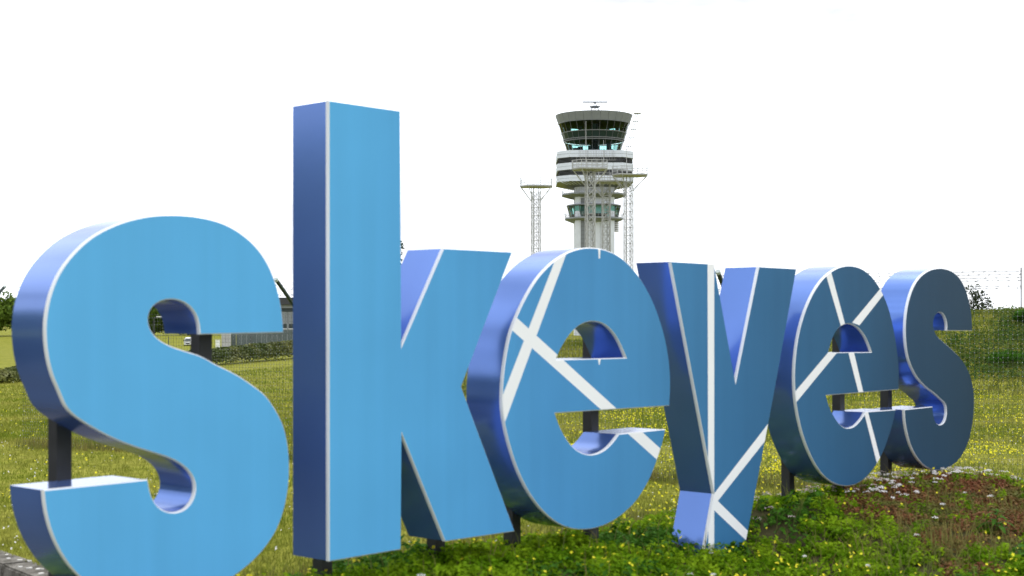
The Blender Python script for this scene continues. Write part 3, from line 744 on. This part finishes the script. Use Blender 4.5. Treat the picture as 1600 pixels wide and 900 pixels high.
# long grass along the fence foot
s_ = rng.uniform(S0, S1_, 7000); off = rng.normal(0, 0.22, 7000)
x = FP.x+FV.x*s_+FN.x*off; y = FP.y+FV.y*s_+FN.y*off; ok = kerb_side(x, y) < -0.2
o = link('fence_foot_grass', blades(np.stack([x, y, height(x, y)], 1)[ok], 0.17, 0.010, M_dry, 'fence_foot_grass', lean=0.5)); tag(o, 'longer straw coloured grass along the foot of the fence', 'grass', kind='stuff')
X, Y, t, d = field_pts(60000, 16.5, 50)
w = sstep(-4, 3, X)*(0.12+0.42*(fbm(X*0.6, Y*0.6, 81) > 0.0))*np.where(Y > 21, 1, .22)+0.02
ok = (rng.random(len(X)) < w) & ((d > 2.5))
P = np.stack([X, Y, height(X, Y)+0.07], 1)[ok]
o = link('buttercups', flowers(P, 0.0165, M_yellow, 'buttercups', 4, .7)); tag(o, 'yellow buttercups spread through the field grass on the right', 'flowers', kind='stuff')
X, Y, t, d = field_pts(5000, 14, 40); ok = (rng.random(len(X)) < 0.45) & (d > 2)
o = link('daisies', flowers(np.stack([X, Y, height(X, Y)+0.045], 1)[ok], 0.011, M_whitefl, 'daisies', 4, .3)); tag(o, 'tiny white daisies in the field grass', 'flowers', kind='stuff')

# ------------------------------------------------------------------ trees, shrubs and hedge
def crown_pts(n, cx, cy, cz, rx, ry, rz, lumps, seed):
    r = np.random.default_rng(seed); out = []
    C_ = []
    for i in range(lumps):
        v = r.normal(size=3); v /= np.linalg.norm(v); v *= 0.35+0.5*r.random()
        C_.append((v[0], v[1], v[2]*0.9, 0.26+0.22*r.random()))
    per = n//lumps
    for (a, b, c, q) in C_:
        v = r.normal(size=(per, 3)); v /= np.linalg.norm(v, axis=1)[:, None]; v *= (q*(0.55+0.45*r.random(per)**0.5))[:, None]
        out.append(v+np.array([a, b, c]))
    P = np.vstack(out); return P*np.array([rx, ry, rz])+np.array([cx, cy, cz]), [(a*rx+cx, b*ry+cy, c*rz+cz) for a, b, c, q in C_]
def tree(name, px, Z, ytop, wpx, label, m=M_tree, n=7000, leaf=0.16, lumps=26, seed=1, trunk_frac=0.3, group=None, base=None):
    X = gx(px, Z); gz = float(height(np.array([X]), np.array([Z]))[0]) if base is None else base
    H = EYE+(HOR-ytop)/F*Z-gz; rx = wpx/2/F*Z
    root = empty(name, (X, Z, gz), 0, label, 'tree', group)
    cz = H*(trunk_frac+(1-trunk_frac)/2); rz = H*(1-trunk_frac)/2
    P, cs = crown_pts(n, 0, 0, cz, rx*.95, rx*.9, rz, lumps, seed)
    top = P[:, 2].max(); P[:, 2] = gz*0+(P[:, 2]-cz)*(H-cz)/(top-cz)+cz
    link('crown', leaves(P, leaf, m, 'crown', up=0.25, aspect=0.6), root)
    mb = MB(); r0 = max(0.09, H*0.022); mb.bar((0, 0, -.3), (0, 0, cz), r0, 8, r0*.5)
    for c in cs[:12]: mb.bar((0, 0, H*trunk_frac*random.uniform(.7, 1.2)), c, r0*.35, 5, r0*.1)
    mb.build('trunk', M_bark, root); return root
names = ['leftmost broad green tree of the far row beside the first s', 'second bushy green tree of the far row behind the first s', 'third tree of the far row, hidden behind the first s', 'leafy tree seen through the upper opening of the first s', 'last tree of the far row to the right of the opening in the s']
for i, (px, yt, w, zz) in enumerate([(-12, 455, 105, 380), (62, 450, 110, 390), (145, 453, 120, 384), (232, 460, 110, 392), (318, 468, 110, 400)]):
    tree('field_tree', px, zz, yt, w, names[i], n=16000, leaf=0.42, lumps=50, seed=20+i, trunk_frac=0.03, group='row of trees beyond the field')
tree('tall_tree', 596, 150, 372, 84, 'tree crown peeping out at the right edge of the stem of the k', m=M_tree_d, n=6000, leaf=0.14, lumps=26, seed=41, trunk_frac=.55)
tree('ridge_tree', 1519, 78, 440, 76, 'dark loose crowned tree behind the grass bank beside the last s', m=M_tree_d, n=1500, leaf=0.075, lumps=30, seed=52, trunk_frac=.2, base=0.5)
# shrubs on the face of the bank
def shrub(px, py, Z, w, h, label, seed, m=M_dark_leaf, n=5000, leaf=0.06):
    X = gx(px, Z); gz = float(height(np.array([X]), np.array([Z]))[0])
    root = empty('bank_shrub', (X, Z, gz), 0, label, 'shrub', 'shrubs on the grass bank')
    P, cs = crown_pts(n, 0, 0, h*.45, w/2, w/2.4, h*.6, 22, seed); P = P[P[:, 2] > -.25]
    link('foliage', leaves(P, leaf, m, 'foliage', up=.3), root)
    mb = MB()
    for c in cs[:9]: mb.bar((0, 0, -.2), c, .025, 5, .008)
    mb.build('stems', M_bark, root)
shrub(1602, 0, 57, 1.3, 0.55, 'dark shrub high on the bank at the right edge of the picture', 61)
shrub(1588, 0, 51, 2.2, 0.5, 'dark low shrub at the foot of the bank at the right edge', 64, leaf=.05, n=2600)
# rough grass and weeds on the bank
n_ = 60000; X = rng.uniform(-6, 34, n_); Y = rng.uniform(45, 66, n_); ok = (X/Y > -0.05) & (X/Y < 0.42); X, Y = X[ok], Y[ok]
bpx = CX+X/Y*F
dk = (0.28*fbm(X*0.55, Y*0.55, 95)+0.3*fbm(X*1.7, Y*1.7, 96)+0.85*sstep(1430, 1510, bpx)*(1-sstep(54, 57, Y))*sstep(48.2, 49.5, Y)+1.0*sstep(1535, 1580, bpx)*(1-sstep(59, 61, Y))*sstep(48.2, 49.5, Y)) > 0.48
P = np.stack([X, Y, height(X, Y)-.01], 1)
o = link('bank_grass', blades(P[~dk], 0.16, 0.035, M_bank, 'bank_grass', lean=0.8)); tag(o, 'rough olive grass on the bank behind the field', 'grass', kind='stuff')
o = link('bank_weeds', leaves(np.repeat(P[dk], 5, 0)+rng.normal(size=(5*dk.sum(), 3))*np.array([.16, .16, .11])+np.array([0, 0, .12]), 0.05, M_weed, 'bank_weeds', up=.8)); tag(o, 'dark green weeds on the lower face of the bank', 'ground cover', kind='stuff')
# ivy hedge from near left to far right
hx = rng.random(26000); X = np.interp(hx, [0, 1], [gx(-60, 52), gx(470, 94)]); Y = np.interp(hx, [0, 1], [52, 94])
Hh = np.interp(hx, [0, .45, 1], [.42, .8, 1.12])*(1+0.14*fbm(X*0.9, Y*0.9, 91)); wv = rng.normal(0, 0.7, len(X))
zz = Hh*np.sqrt(np.clip(1-(wv/1.9)**2, 0.02, 1))*rng.random(len(X))**.35
P = np.stack([X+wv*0.6, Y+wv, height(X, Y)+zz], 1)
hr = empty('low_hedge', (gx(330, 84), 84, 0), 0, 'low ivy hedge at the far edge of the field on the left', 'hedge')
o = link('foliage', leaves(P-np.array([gx(330, 84), 84, 0]), 0.085, M_hedge, 'foliage', up=.5), hr)
# wood outside the picture on the left, mirrored in the glossy sides of the letters
Pw = []
for i in range(22):
    cx_, cy_ = -38-6*random.random(), -34+4.2*i; P_, _ = crown_pts(2600, cx_, cy_, 4.9, 4.4, 4.4, 5.6, 20, 100+i); Pw.append(P_)
o = link('wood', leaves(np.vstack(Pw), 0.30, M_tree, 'wood', up=.2)); tag(o, 'wood on the left outside the picture, mirrored in the letters', 'wood', kind='stuff')

# ------------------------------------------------------------------ things at the far edge of the field on the left
def gnd(x, y): return float(height(np.array([x]), np.array([y]))[0])
# slatted screen of grey green panels
Zp = 104.0; x0, x1 = gx(361, Zp), gx(500, Zp); zt = EYE-(516-HOR)/F*Zp
scr = empty('panel_screen', (x0, Zp, 0), 0, 'grey green panel screen behind the hedge, right of the first s', 'screen')
w = 8.0/F*Zp; k = 0
pm = MB().box(0.02, w-0.02, -0.03, 0.03, 0, zt+0.3).mesh('panel', M_panel)
while x0+k*w < x1: link('panel', pm, scr, (k*w, 0, -0.3)); k += 1
mb = MB(); mb.box(0, k*w, 0.035, 0.06, 0.1, 0.18).box(0, k*w, 0.035, 0.06, zt-.25, zt-.17); mb.build('rail', M_bdark, scr)
bw = empty('block_wall', (gx(346.5, Zp-.5), Zp-.5, 0), 0, 'short pale concrete block wall at the end of the panel screen', 'wall')
for r_ in range(5):
    for c_ in range(2):
        mb = MB(); ww = 14/F*Zp/2; mb.box(c_*ww+.006, (c_+1)*ww-.006, -.12, .12, -.2+r_*0.36, -.2+(r_+1)*.36-.012); mb.build('block', M_block, bw)
bx = empty('utility_box', (gx(340.5, 99), 99, gnd(gx(340, 99), 99)), 0, 'small white utility box left of the block wall', 'utility box')
mb = MB(); hz = EYE-(531-HOR)/F*99-gnd(gx(340, 99), 99); mb.box(-.14, .14, -.12, .12, 0, hz-.03); mb.build('cabinet', M_vanwhite, bx)
mb = MB(); mb.box(-.17, .17, -.15, .15, hz-.029, hz); mb.build('lid', M_vanwhite, bx)
def pole(px, Z, ytop, label, lamp=False, r=0.05, name='lamp_post'):
    X = gx(px, Z); g_ = gnd(X, Z); H = EYE+(HOR-ytop)/F*Z-g_
    root = empty(name, (X, Z, g_), 0, label, 'pole')
    mb = MB(); mb.bar((0, 0, -.3), (0, 0, H), r, 6, r*.7); mb.build('pole', M_bdark, root)
    if lamp:
        mb = MB(); mb.bar((0, 0, H-.05), (0.55, 0, H+.06), r*.6, 5); mb.build('bracket', M_bdark, root)
        mb = MB(); mb.prism([(.35, -.12), (1.0, -.1), (1.1, 0), (1.0, .1), (.35, .12)], H+.03, H+.16); mb.build('lamp_head', M_lamp, root)
    return root
pole(392.3, 101, 515, 'dark post in front of the panel screen', r=.045, name='sign_post')
pole(263.5, 180, 526, 'thin dark pole at the field edge seen through the s', r=.06, name='marker_pole')
pole(240.5, 185, 496, 'dark lamp post with pale head seen through the s', lamp=True, r=.09)
pole(1595.5, 92, 418, 'slim pole with short arm on the bank at the right edge', r=.05, name='slim_pole')
mb = MB()
# building behind the panel screen
Zb = 118; bx0, bx1 = gx(372, Zb), gx(590, Zb); g_ = gnd(bx0, Zb); hzb = lambda y_: EYE+(HOR-y_)/F*Zb-g_
bd = empty('office_building', ((bx0+bx1)/2, Zb, g_), 0, 'low grey building with dark roof edge between the first s and the k', 'building')
hw = (bx1-bx0)/2
mb = MB(); mb.box(-hw, hw, 0, 12, 0, hzb(487)); mb.build('wall', M_bwall, bd)
mb = MB(); mb.box(-hw-.3, hw+.3, -.5, 12.3, hzb(476), hzb(465)); rf = mb.build('roof', M_bdark, bd)
mb = MB(); mb.box(-hw-.1, hw+.1, -.2, 12, hzb(481.5), hzb(476)-.004); mb.build('fascia', M_bwall, bd)
mb = MB(); mb.box(-hw, hw, -.03, 11.9, hzb(487)+.004, hzb(481.5)-.004); mb.build('clerestory', M_vanglass, bd)
for k in range(14):
    xx = -hw+.4+k*(2*hw-.8)/13
    mb = MB(); mb.box(xx-.32, xx+.32, -.03, .05, hzb(513), hzb(506)); wnd = mb.build('window', M_vanglass, bd)
    mb = MB(); mb.box(xx-.36, xx+.36, -.06, .0, hzb(513)-.07, hzb(513)-.005); mb.build('sill', M_lamp, wnd)
    mb = MB(); mb.box(xx+.36, xx+.375, -.02, .02, hzb(505), hzb(487)-.005); mb.build('joint_cover', M_bdark, bd)
# white van coming towards the camera on the far road
Zv = 320; X = gx(293, Zv); g_ = gnd(X, Zv)
van = empty('white_van', (X, Zv, g_), 0, 'small white van far off, seen through the first s', 'van')
mb = MB(); pr = [(-.92, .35), (.92, .35), (.95, .95), (.9, 1.1), (.78, 1.82), (.55, 1.95), (-.55, 1.95), (-.78, 1.82), (-.9, 1.1), (-.95, .95)]
n = len(pr); secs = [(-.0, .82, .93), (.35, .97, .98), (1.3, 1, 1), (4.2, 1, 1), (4.4, .95, .97)]
vs = []
for (yy, sx, sz) in secs: vs += [(a*sx, yy+(max(b-1.05, 0)*.75 if yy < 1 else 0), b*sz) for a, b in pr]
fs = [(k*n+i, k*n+(i+1) % n, (k+1)*n+(i+1) % n, (k+1)*n+i) for k in range(len(secs)-1) for i in range(n)]+[tuple(range(n-1, -1, -1)), tuple(range((len(secs)-1)*n, len(secs)*n))]
mb.add(vs, fs); mb.build('body', M_vanwhite, van)
mb = MB(); mb.add([(-.68, .02, 1.12), (.68, .02, 1.12), (.58, .48, 1.66), (-.58, .48, 1.66)], [(0, 1, 2, 3)]); mb.v = [(a, b-.06, c) for a, b, c in mb.v]; mb.build('windscreen', M_vanglass, van)
mb = MB(); mb.box(-.45, .45, -.03, .03, .42, .68); mb.build('grille', M_rubber, van)
for sx in (-1, 1):
    mb = MB(); mb.box(sx*.62-.13, sx*.62+.13, -.04, .03, .66, .84); mb.build('headlight', M_lamp, van)
    mb = MB(); mb.box(sx*1.02-.09, sx*1.02+.09, .55, .65, 1.1, 1.35); mb.build('mirror', M_rubber, van)
    for yy in (.75, 3.5):
        mb = MB(); mb.bar((sx*.72, yy, .33), (sx*.92, yy, .33), .33, 14); mb.build('wheel', M_rubber, van)

# ------------------------------------------------------------------ the control tower
ZT = 400.0; PM = F/ZT; TX = gx(928, ZT)
def tz(y_): return EYE+(HOR-y_)/PM+1.4
tow = empty('control_tower', (TX, ZT, -1.4), 0, 'white airport control tower with flared dark glass cab and ring decks', 'control tower')
def r_(px): return px/PM
NS = 28; A0 = math.pi/NS
# shaft: rounded square core with a glazed stair strip
hw = r_(30.5); ch_ = r_(6)
def csq(h, c, cx_=0): return [(cx_-h+c, -h), (cx_+h-c, -h), (cx_+h, -h+c), (cx_+h, h-c), (cx_+h-c, h), (cx_-h+c, h), (cx_-h, h-c), (cx_-h, -h+c)]
mb = MB(); mb.prism(csq(hw, ch_), 0, tz(280)); mb.build('shaft', M_towerconc, tow)
sx0, sx1 = r_(-22), r_(-14)
mb = MB(); mb.box(sx0, sx1, -hw-.05, -hw+.3, 3, tz(312)); st = mb.build('stair_glazing', M_louvre, tow)
for zz in np.arange(4, tz(312), 1.15):
    mb = MB(); mb.box(sx0, sx1, -hw-.12, -hw-.045, zz, zz+.25); mb.build('glazing_bar', M_mull, st)
mb = MB()
for q in (r_(-3), r_(8), r_(19)): mb.box(q-.05, q+.05, -hw-.03, -hw+.1, 2, tz(350))
mb.build('panel_joints', M_deck, tow)
# lower observation deck and small cab
def deck(yt, yb, rt, rb, name, cxp=0, n=12):
    mb = MB(); a = math.pi/n
    mb.lathe([(r_(rb), tz(yb)), (r_(rt), tz(yt+2.5)), (r_(rt), tz(yt))], n, r_(cxp), 0, a); dk = mb.build(name, M_deck, tow)
    mb = MB(); zt_ = tz(yt)
    for i in range(n*3):
        w_ = a+2*math.pi*i/(n*3); rr = r_(rt)*math.cos(math.pi/n)*.985
        mb.bar((r_(cxp)+rr*math.cos(w_), rr*math.sin(w_), zt_), (r_(cxp)+(rr+.35)*math.cos(w_), (rr+.35)*math.sin(w_), zt_+1.25), .045, 4)
    for hh_ in (.45, .85, 1.25):
        for i in range(n*3):
            w_ = a+2*math.pi*i/(n*3); w2 = a+2*math.pi*(i+1)/(n*3); rr = r_(rt)*math.cos(math.pi/n)*.985+.35*hh_/1.25
            mb.bar((r_(cxp)+rr*math.cos(w_), rr*math.sin(w_), zt_+hh_), (r_(cxp)+rr*math.cos(w2), rr*math.sin(w2), zt_+hh_), .03, 4)
    mb.build('railing', M_mast, dk)
deck(341, 348.5, 46.5, 34, 'lower_deck'); deck(304, 310.5, 51.5, 38, 'upper_deck')
mb = MB(); mb.lathe([(r_(37), tz(340.8)), (r_(41.5), tz(323.5))], 20, 0, 0, 0, False); mb.build('lower_cab_glass', M_glass, tow)
mb = MB(); mb.lathe([(r_(41.5), tz(323.4)), (r_(43), tz(322.6)), (r_(42.5), tz(321))], 20); mb.build('lower_cab_roof', M_louvre, tow)
for i in range(20):
    mb = MB(); w_ = 2*math.pi*i/20; mb.bar((r_(37.1)*math.cos(w_), r_(37.1)*math.sin(w_), tz(340.8)), (r_(41.7)*math.cos(w_), r_(41.7)*math.sin(w_), tz(323.5)), .10, 4); mb.build('lower_cab_mullion', M_mull, tow)
mb = MB(); mb.lathe([(r_(35.5), tz(340.7)), (r_(36.3), tz(336))], 20, 0, 0, 0, True); mb.build('lower_cab_consoles', M_void, tow)
# equipment drum on the right below the lower deck
mb = MB()
for zz in np.arange(tz(363), tz(350), .55): mb.lathe([(1.15, zz), (1.3, zz+.2), (1.15, zz+.4)], 12, r_(31), -hw*.5)
mb.build('cooling_unit', M_mast, tow)
# louvred drum: square plan with cut corners, white bands and slatted bands
H0 = r_(58.5); CHM = r_(18)
drum_c = r_(0)
for (ya, yb) in ((241.5, 252), (260.5, 271), (279.5, 288.5)):
    mb = MB(); mb.prism(csq(H0, CHM), tz(yb), tz(ya)); bnd = mb.build('drum_band', M_towerwhite, tow)
    mb = MB(); zm = (tz(ya)+tz(yb))/2; mb.prism(csq(H0+.015, CHM), zm-.035, zm+.035)
    for q in (-26, -13, 0, 13, 26): mb.box(r_(q)-.03, r_(q)+.03, -H0-.02, -H0+.1, tz(yb), tz(ya))
    mb.build('band_joints', M_deck, bnd)
for (ya, yb) in ((252, 260.5), (271, 279.5)):
    mb = MB(); mb.prism(csq(H0-.7, CHM), tz(yb)+.003, tz(ya)-.003); mb.build('louvre_void', M_void, tow)
    for k in range(4):
        z1 = tz(yb)+.1+k*(tz(ya)-tz(yb)-.1)/4
        mb = MB(); mb.prism(csq(H0-.1, CHM), z1, z1+.06, csq(H0-.38, CHM)); mb.prism(csq(H0-.38, CHM), z1+.061, z1+.17); mb.build('louvre_slat', M_mull, tow)
mb = MB(); mb.prism(csq(r_(34), ch_), tz(294.5), tz(288.5)-.003, csq(H0-.05, CHM)); mb.build('drum_soffit', M_towergrey, tow)
mb = MB()
for i in range(18):
    q = -H0+.3+i*(2*H0-.6)/17; mb.bar((q, -H0+.2, tz(288.6)), (q*.75, -H0*.72, tz(292.5)), .09, 4)
mb.build('soffit_ribs', M_towerwhite, tow)
# glass cab: three tiers of panes leaning outwards
def rcab(y_): return np.interp(y_, [194, 241], [55.5, 41.0])
tiers = ((222.5, 239.0, 'pane', M_glass), (209.5, 219.5, 'spandrel_pane', M_spandrel), (194.5, 209.5, 'pane', M_glass))
for (ya, yb, nm, m_) in tiers:
    a1, a2 = r_(rcab(yb)), r_(rcab(ya)); h1, h2 = tz(yb), tz(ya); g_ = 0.012
    w = math.pi/NS-g_
    vs = []
    for dpt in (0, -.06):
        for (rr, zz, s_) in ((a1, h1+.05, -1), (a1, h1+.05, 1), (a2, h2-.05, 1), (a2, h2-.05, -1)):
            vs.append(((rr+dpt)*math.cos(w*s_), (rr+dpt)*math.sin(w*s_), zz))
    if m_ is M_glass: pm = MB().add(vs[:4], [(0, 1, 2, 3)]).mesh(nm, m_)
    else: pm = MB().add(vs, [(0, 1, 2, 3), (7, 6, 5, 4), (0, 4, 5, 1), (1, 5, 6, 2), (2, 6, 7, 3), (3, 7, 4, 0)]).mesh(nm, m_)
    for i in range(NS): link(nm, pm, tow, None, (0, 0, 2*math.pi*i/NS))
mu = MB()
for i in range(NS):
    w = 2*math.pi*(i+.5)/NS; mu.bar((r_(41)*math.cos(w), r_(41)*math.sin(w), tz(240.5)), (r_(55.5)*math.cos(w), r_(55.5)*math.sin(w), tz(194)), .05, 4)
mu.build('cab_mullions', M_mull, tow)
for yy in (239.2, 222.2, 219.8, 209.5):
    mb = MB(); rr = r_(rcab(yy)); mb.lathe([(rr-.12, tz(yy)-.11), (rr+.12, tz(yy)-.11), (rr+.15, tz(yy)+.11), (rr-.1, tz(yy)+.11), (rr-.12, tz(yy)-.11)], NS, 0, 0, A0, False); mb.build('cab_transom', M_mull, tow)
mb = MB(); mb.lathe([(r_(42.5), tz(242.5)), (r_(42.5), tz(239.6))], NS, 0, 0, A0); mb.build('cab_sill', M_towergrey, tow)
for (y_a, y_b, rf) in ((221.8, 219.9, 44.5), (209.6, 209.2, 49)):
    mb = MB(); mb.lathe([(r_(rf-3), tz(y_a)), (r_(rf-1.5), tz(y_b))], NS); mb.build('cab_floor', M_void, tow)
mb = MB(); mb.lathe([(r_(53), tz(195.5)), (r_(53), tz(194.8))], NS); mb.build('cab_ceiling', M_void, tow)
mb = MB(); mb.lathe([(r_(6), tz(240)), (r_(6), tz(195))], 12); mb.build('cab_core', M_void, tow)
mb = MB()
for i in range(11):
    w = 2*math.pi*i/11+.1; rr = r_(38+6*random.random()); hh_ = random.choice((1.0, 1.3, 1.8)); mb = MB(); mb.box(rr*math.cos(w)-.5, rr*math.cos(w)+.5, rr*math.sin(w)-.5, rr*math.sin(w)+.5, tz(209.2), tz(209.2)+hh_); mb.build('console', M_void, tow)
for i in range(6):
    w = 2*math.pi*i/6+.3; rr = r_(24+8*random.random()); mb = MB(); mb.box(rr*math.cos(w)-.7, rr*math.cos(w)+.7, rr*math.sin(w)-.4, rr*math.sin(w)+.4, tz(239), tz(239)+random.choice((1.2, 2.2, 2.8))); mb.build('console', M_void, tow)
# roof band of panels
w = math.pi/NS-.004; vs = []
for dpt in (0, -.25):
    for (rr, zz, s_) in ((r_(56), tz(194), -1), (r_(56), tz(194), 1), (r_(60.5), tz(181), 1), (r_(60.5), tz(181), -1)):
        vs.append(((rr+dpt)*math.cos(w*s_), (rr+dpt)*math.sin(w*s_), zz))
pm = MB().add(vs, [(0, 1, 2, 3), (7, 6, 5, 4), (0, 4, 5, 1), (1, 5, 6, 2), (2, 6, 7, 3), (3, 7, 4, 0)]).mesh('roof_panel', M_towergrey)
for i in range(NS): link('roof_panel', pm, tow, None, (0, 0, 2*math.pi*i/NS))
mb = MB(); mb.lathe([(r_(55.3), tz(194.4)), (r_(59.6), tz(181.2))], NS, 0, 0, A0); mb.build('roof_core', M_deck, tow)
mb = MB(); mb.lathe([(r_(56.3), tz(195)), (r_(56.3), tz(194.1))], NS, 0, 0, A0); mb.build('roof_drip_edge', M_mull, tow)
# roof radar and antennas
mb = MB(); rx_ = r_(1.5); zt_ = tz(168.6)
for i in range(6):
    w_ = i*math.pi/3+.3; mb.bar((rx_+1.55*math.cos(w_), 1.55*math.sin(w_), tz(181)), (rx_+1.0*math.cos(w_), 1.0*math.sin(w_), zt_), .07, 4)
mb.lathe([(1.0, zt_), (1.6, zt_+.25), (1.6, zt_+.4), (.9, zt_+.55)], 12, rx_, 0); rd = mb.build('radar_base', M_louvre, tow)
mb = MB(); 
for i in range(4):
    w_ = i*math.pi/2+.4; mb.bar((rx_+.75*math.cos(w_), .75*math.sin(w_), zt_+.5), (rx_+.25*math.cos(w_), .25*math.sin(w_), tz(161.2)), .06, 4)
mb.lathe([(.32, tz(161.8)), (.36, tz(160.6)), (.2, tz(159.9))], 10, rx_, 0); mb.build('radar_pedestal', M_louvre, tow)
mb = MB(); mb.box(rx_-r_(19.5), rx_+r_(19.5), -.22, .22, tz(160.4), tz(158.6)); mb.build('radar_antenna', M_mull, tow)
mb = MB(); mb.bar((r_(40), 0, tz(181)), (r_(40), 0, tz(141)), .09, 4, .06); mb.build('whip_antenna', M_mull, tow)
mb = MB()
for q in (14, 17, 20): mb.bar((r_(q), 2, tz(181)), (r_(q), 2, tz(173.5)), .06, 4); mb.bar((r_(q)-.3, 2, tz(173.6)), (r_(q)+.3, 2, tz(173.8)), .12, 4)
mb.build('roof_antennas', M_mull, tow)
# slanted access ladder along the right flank of the cab
mb = MB(); a = Vector((r_(50), -r_(14), tz(243))); b = Vector((r_(67), -r_(16), tz(179)))
for off in (Vector((-.55, 0, 0)), Vector((.55, 0, 0)), Vector((0, .8, 0))): mb.bar(a+off, b+off, .09, 4)
for i in range(26):
    q = a.lerp(b, i/25); mb.bar(q+Vector((-.55, 0, 0)), q+Vector((.55, 0, 0)), .07, 4)
    if i % 5 == 0: mb.box(q.x-.75, q.x+.95, q.y-.5, q.y+.5, q.z-.06, q.z+.06)
mb.build('cab_ladder', M_mast, tow)
mb = MB(); mb.box(b.x-1.1, b.x+.9, b.y-.6, b.y+1.4, b.z-.1, b.z); 
for q in (-1.0, 0, .8): mb.bar((b.x+q, b.y-.5, b.z), (b.x+q, b.y-.5, b.z+1.1), .04, 4)
mb.bar((b.x-1, b.y-.5, b.z+1.1), (b.x+.8, b.y-.5, b.z+1.1), .04, 4); mb.build('ladder_platform', M_mast, tow)
mb = MB()
for i in range(14):
    q = r_(-24+i*4); mb.bar((q, -H0-.6, tz(257)), (q, -H0-.6, tz(243)), .04, 4)
for zz in (257, 250, 243.5): mb.bar((r_(-26), -H0-.6, tz(zz)), (r_(30), -H0-.6, tz(zz)), .04, 4)
for q in (-26, 2, 30): mb.bar((r_(q), -H0-.6, tz(255)), (r_(q), -H0+.1, tz(255)), .05, 4)
mb.build('maintenance_rail', M_mast, tow)

# ------------------------------------------------------------------ lattice antenna masts round the tower
def lattice_mast(px, Z, wpx, y_plat, px0, px1, label, antennas, rot=0.25, thick=1.0, yagi=None, cable=True):
    pm_ = F/Z; X = gx(px, Z); gz = gnd(X, Z)-.05
    root = empty('lattice_mast', (X, Z, gz), 0, label, 'antenna mast', 'antenna masts in front of the tower')
    zz = lambda y_: EYE+(HOR-y_)/pm_-gz
    h = zz(y_plat); w = wpx/pm_/2
    q = [(w*1.25*math.cos(rot+math.pi/4+i*math.pi/2), w*1.25*math.sin(rot+math.pi/4+i*math.pi/2)) for i in range(4)]
    for a in q:
        mb = MB(); mb.bar((a[0], a[1], 0), (a[0], a[1], h), .11*thick, 4); mb.build('leg', M_mast, root)
    mb = MB(); st_ = w*1.9; k = 0; z = 8.0
    while z+st_ < h:
        for i in range(4):
            a, b = q[i], q[(i+1) % 4]
            mb.bar((*a, z), (*b, z), .065*thick, 4); mb.bar((*a, z), (*b, z+st_), .06*thick, 4); mb.bar((*b, z), (*a, z+st_), .06*thick, 4)
        z += st_
    mb.build('bracing', M_mast, root)
    mb = MB(); mb.bar((w*.2, 0, 6), (w*.2, 0, h), .06, 4); 
    if cable: mb.bar((-w*.45, 0, 6), (-w*.45, 0, h), .09, 4)
    mb.build('cable_run', M_mastdark, root)
    # platform
    pw0, pw1 = (px0-px)/pm_, (px1-px)/pm_; dp = (pw1-pw0)*.42
    poly = [(pw0, -dp*.3), (pw0+(pw1-pw0)*.25, -dp), (pw1-.3, -dp*.7), (pw1, dp*.4), (pw1-(pw1-pw0)*.25, dp), (pw0+.4, dp*.6)]
    mb = MB(); mb.prism(poly, h+.1, h+.32); mb.prism([(a*.97, b*.97) for a, b in poly], h-.05, h+.096); pl = mb.build('platform', M_mast, root)
    mb = MB()
    for i in range(6):
        a, b = Vector((*poly[i], 0)), Vector((*poly[(i+1) % 6], 0)); n_ = max(2, int((b-a).length/1.3))
        for j in range(n_):
            p_ = a.lerp(b, j/n_)*.98; mb.bar((p_.x, p_.y, h+.4), (p_.x, p_.y, h+2.3), .07*thick, 4)
        for hh_ in (1.0, 1.6, 2.2): mb.bar((a.x*.98, a.y*.98, h+hh_), (b.x*.98, b.y*.98, h+hh_), .06*thick, 4)
    mb.build('railing', M_mast, pl)
    for i in range(6):
        if i in (0, 1, 2, 3, 5):
            a = poly[i]; j = min(range(4), key=lambda k_: (q[k_][0]-a[0])**2+(q[k_][1]-a[1])**2)
            mb = MB(); mb.bar((a[0]*.96, a[1]*.96, h), (q[j][0], q[j][1], h-abs(pw1-pw0)*.42), .09*thick, 4); mb.build('strut', M_mast, root)
    for (ax, ytop, rr) in antennas:
        mb = MB(); xx = (ax-px)/pm_; mb.bar((xx, 0, h), (xx, 0, zz(ytop)), rr, 5, rr*.5); mb.build('antenna', M_mast, root)
    if yagi:
        (ax0, ay0, ax1, ay1) = yagi; mb = MB(); a = Vector(((ax0-px)/pm_, -.3, zz(ay0))); b = Vector(((ax1-px)/pm_, -.3, zz(ay1)))
        mb.bar(a, b, .03, 4)
        for i in range(9):
            p_ = a.lerp(b, i/8); mb.bar(p_-Vector((0, .4, 0)), p_+Vector((0, .4, 0)), .02, 4)
        mb.bar(a, (a.x, a.y, h), .05, 4); mb.build('yagi_antenna', M_mull, root)
lattice_mast(837.5, 372, 13.5, 292.5, 812, 863.5, 'free standing lattice mast with platform left of the tower', [(845, 211, .09), (839, 268, .05), (816, 274, .05), (860, 272, .05), (850, 276, .06)], yagi=(812.5, 274, 797, 276))
lattice_mast(922, 352, 14, 265.5, 893, 950, 'lattice mast with the highest platform right in front of the tower', [(915.5, 189, .11), (901, 245, .05), (930, 246, .05), (943, 218.5, .10)], thick=1.5)
lattice_mast(947, 366, 13, 285.5, 921, 973, 'lattice mast with lower platform just right of the middle one', [(952, 262, .06), (935, 266, .05)], thick=1.3, rot=.1, cable=False)
lattice_mast(982, 360, 13, 275, 955.5, 1012.5, 'lattice mast with platform at the right side of the tower', [(979, 218, .09), (997, 262, .05), (1006, 252, .05)], yagi=(1011.5, 253, 1046, 255), thick=1.1)
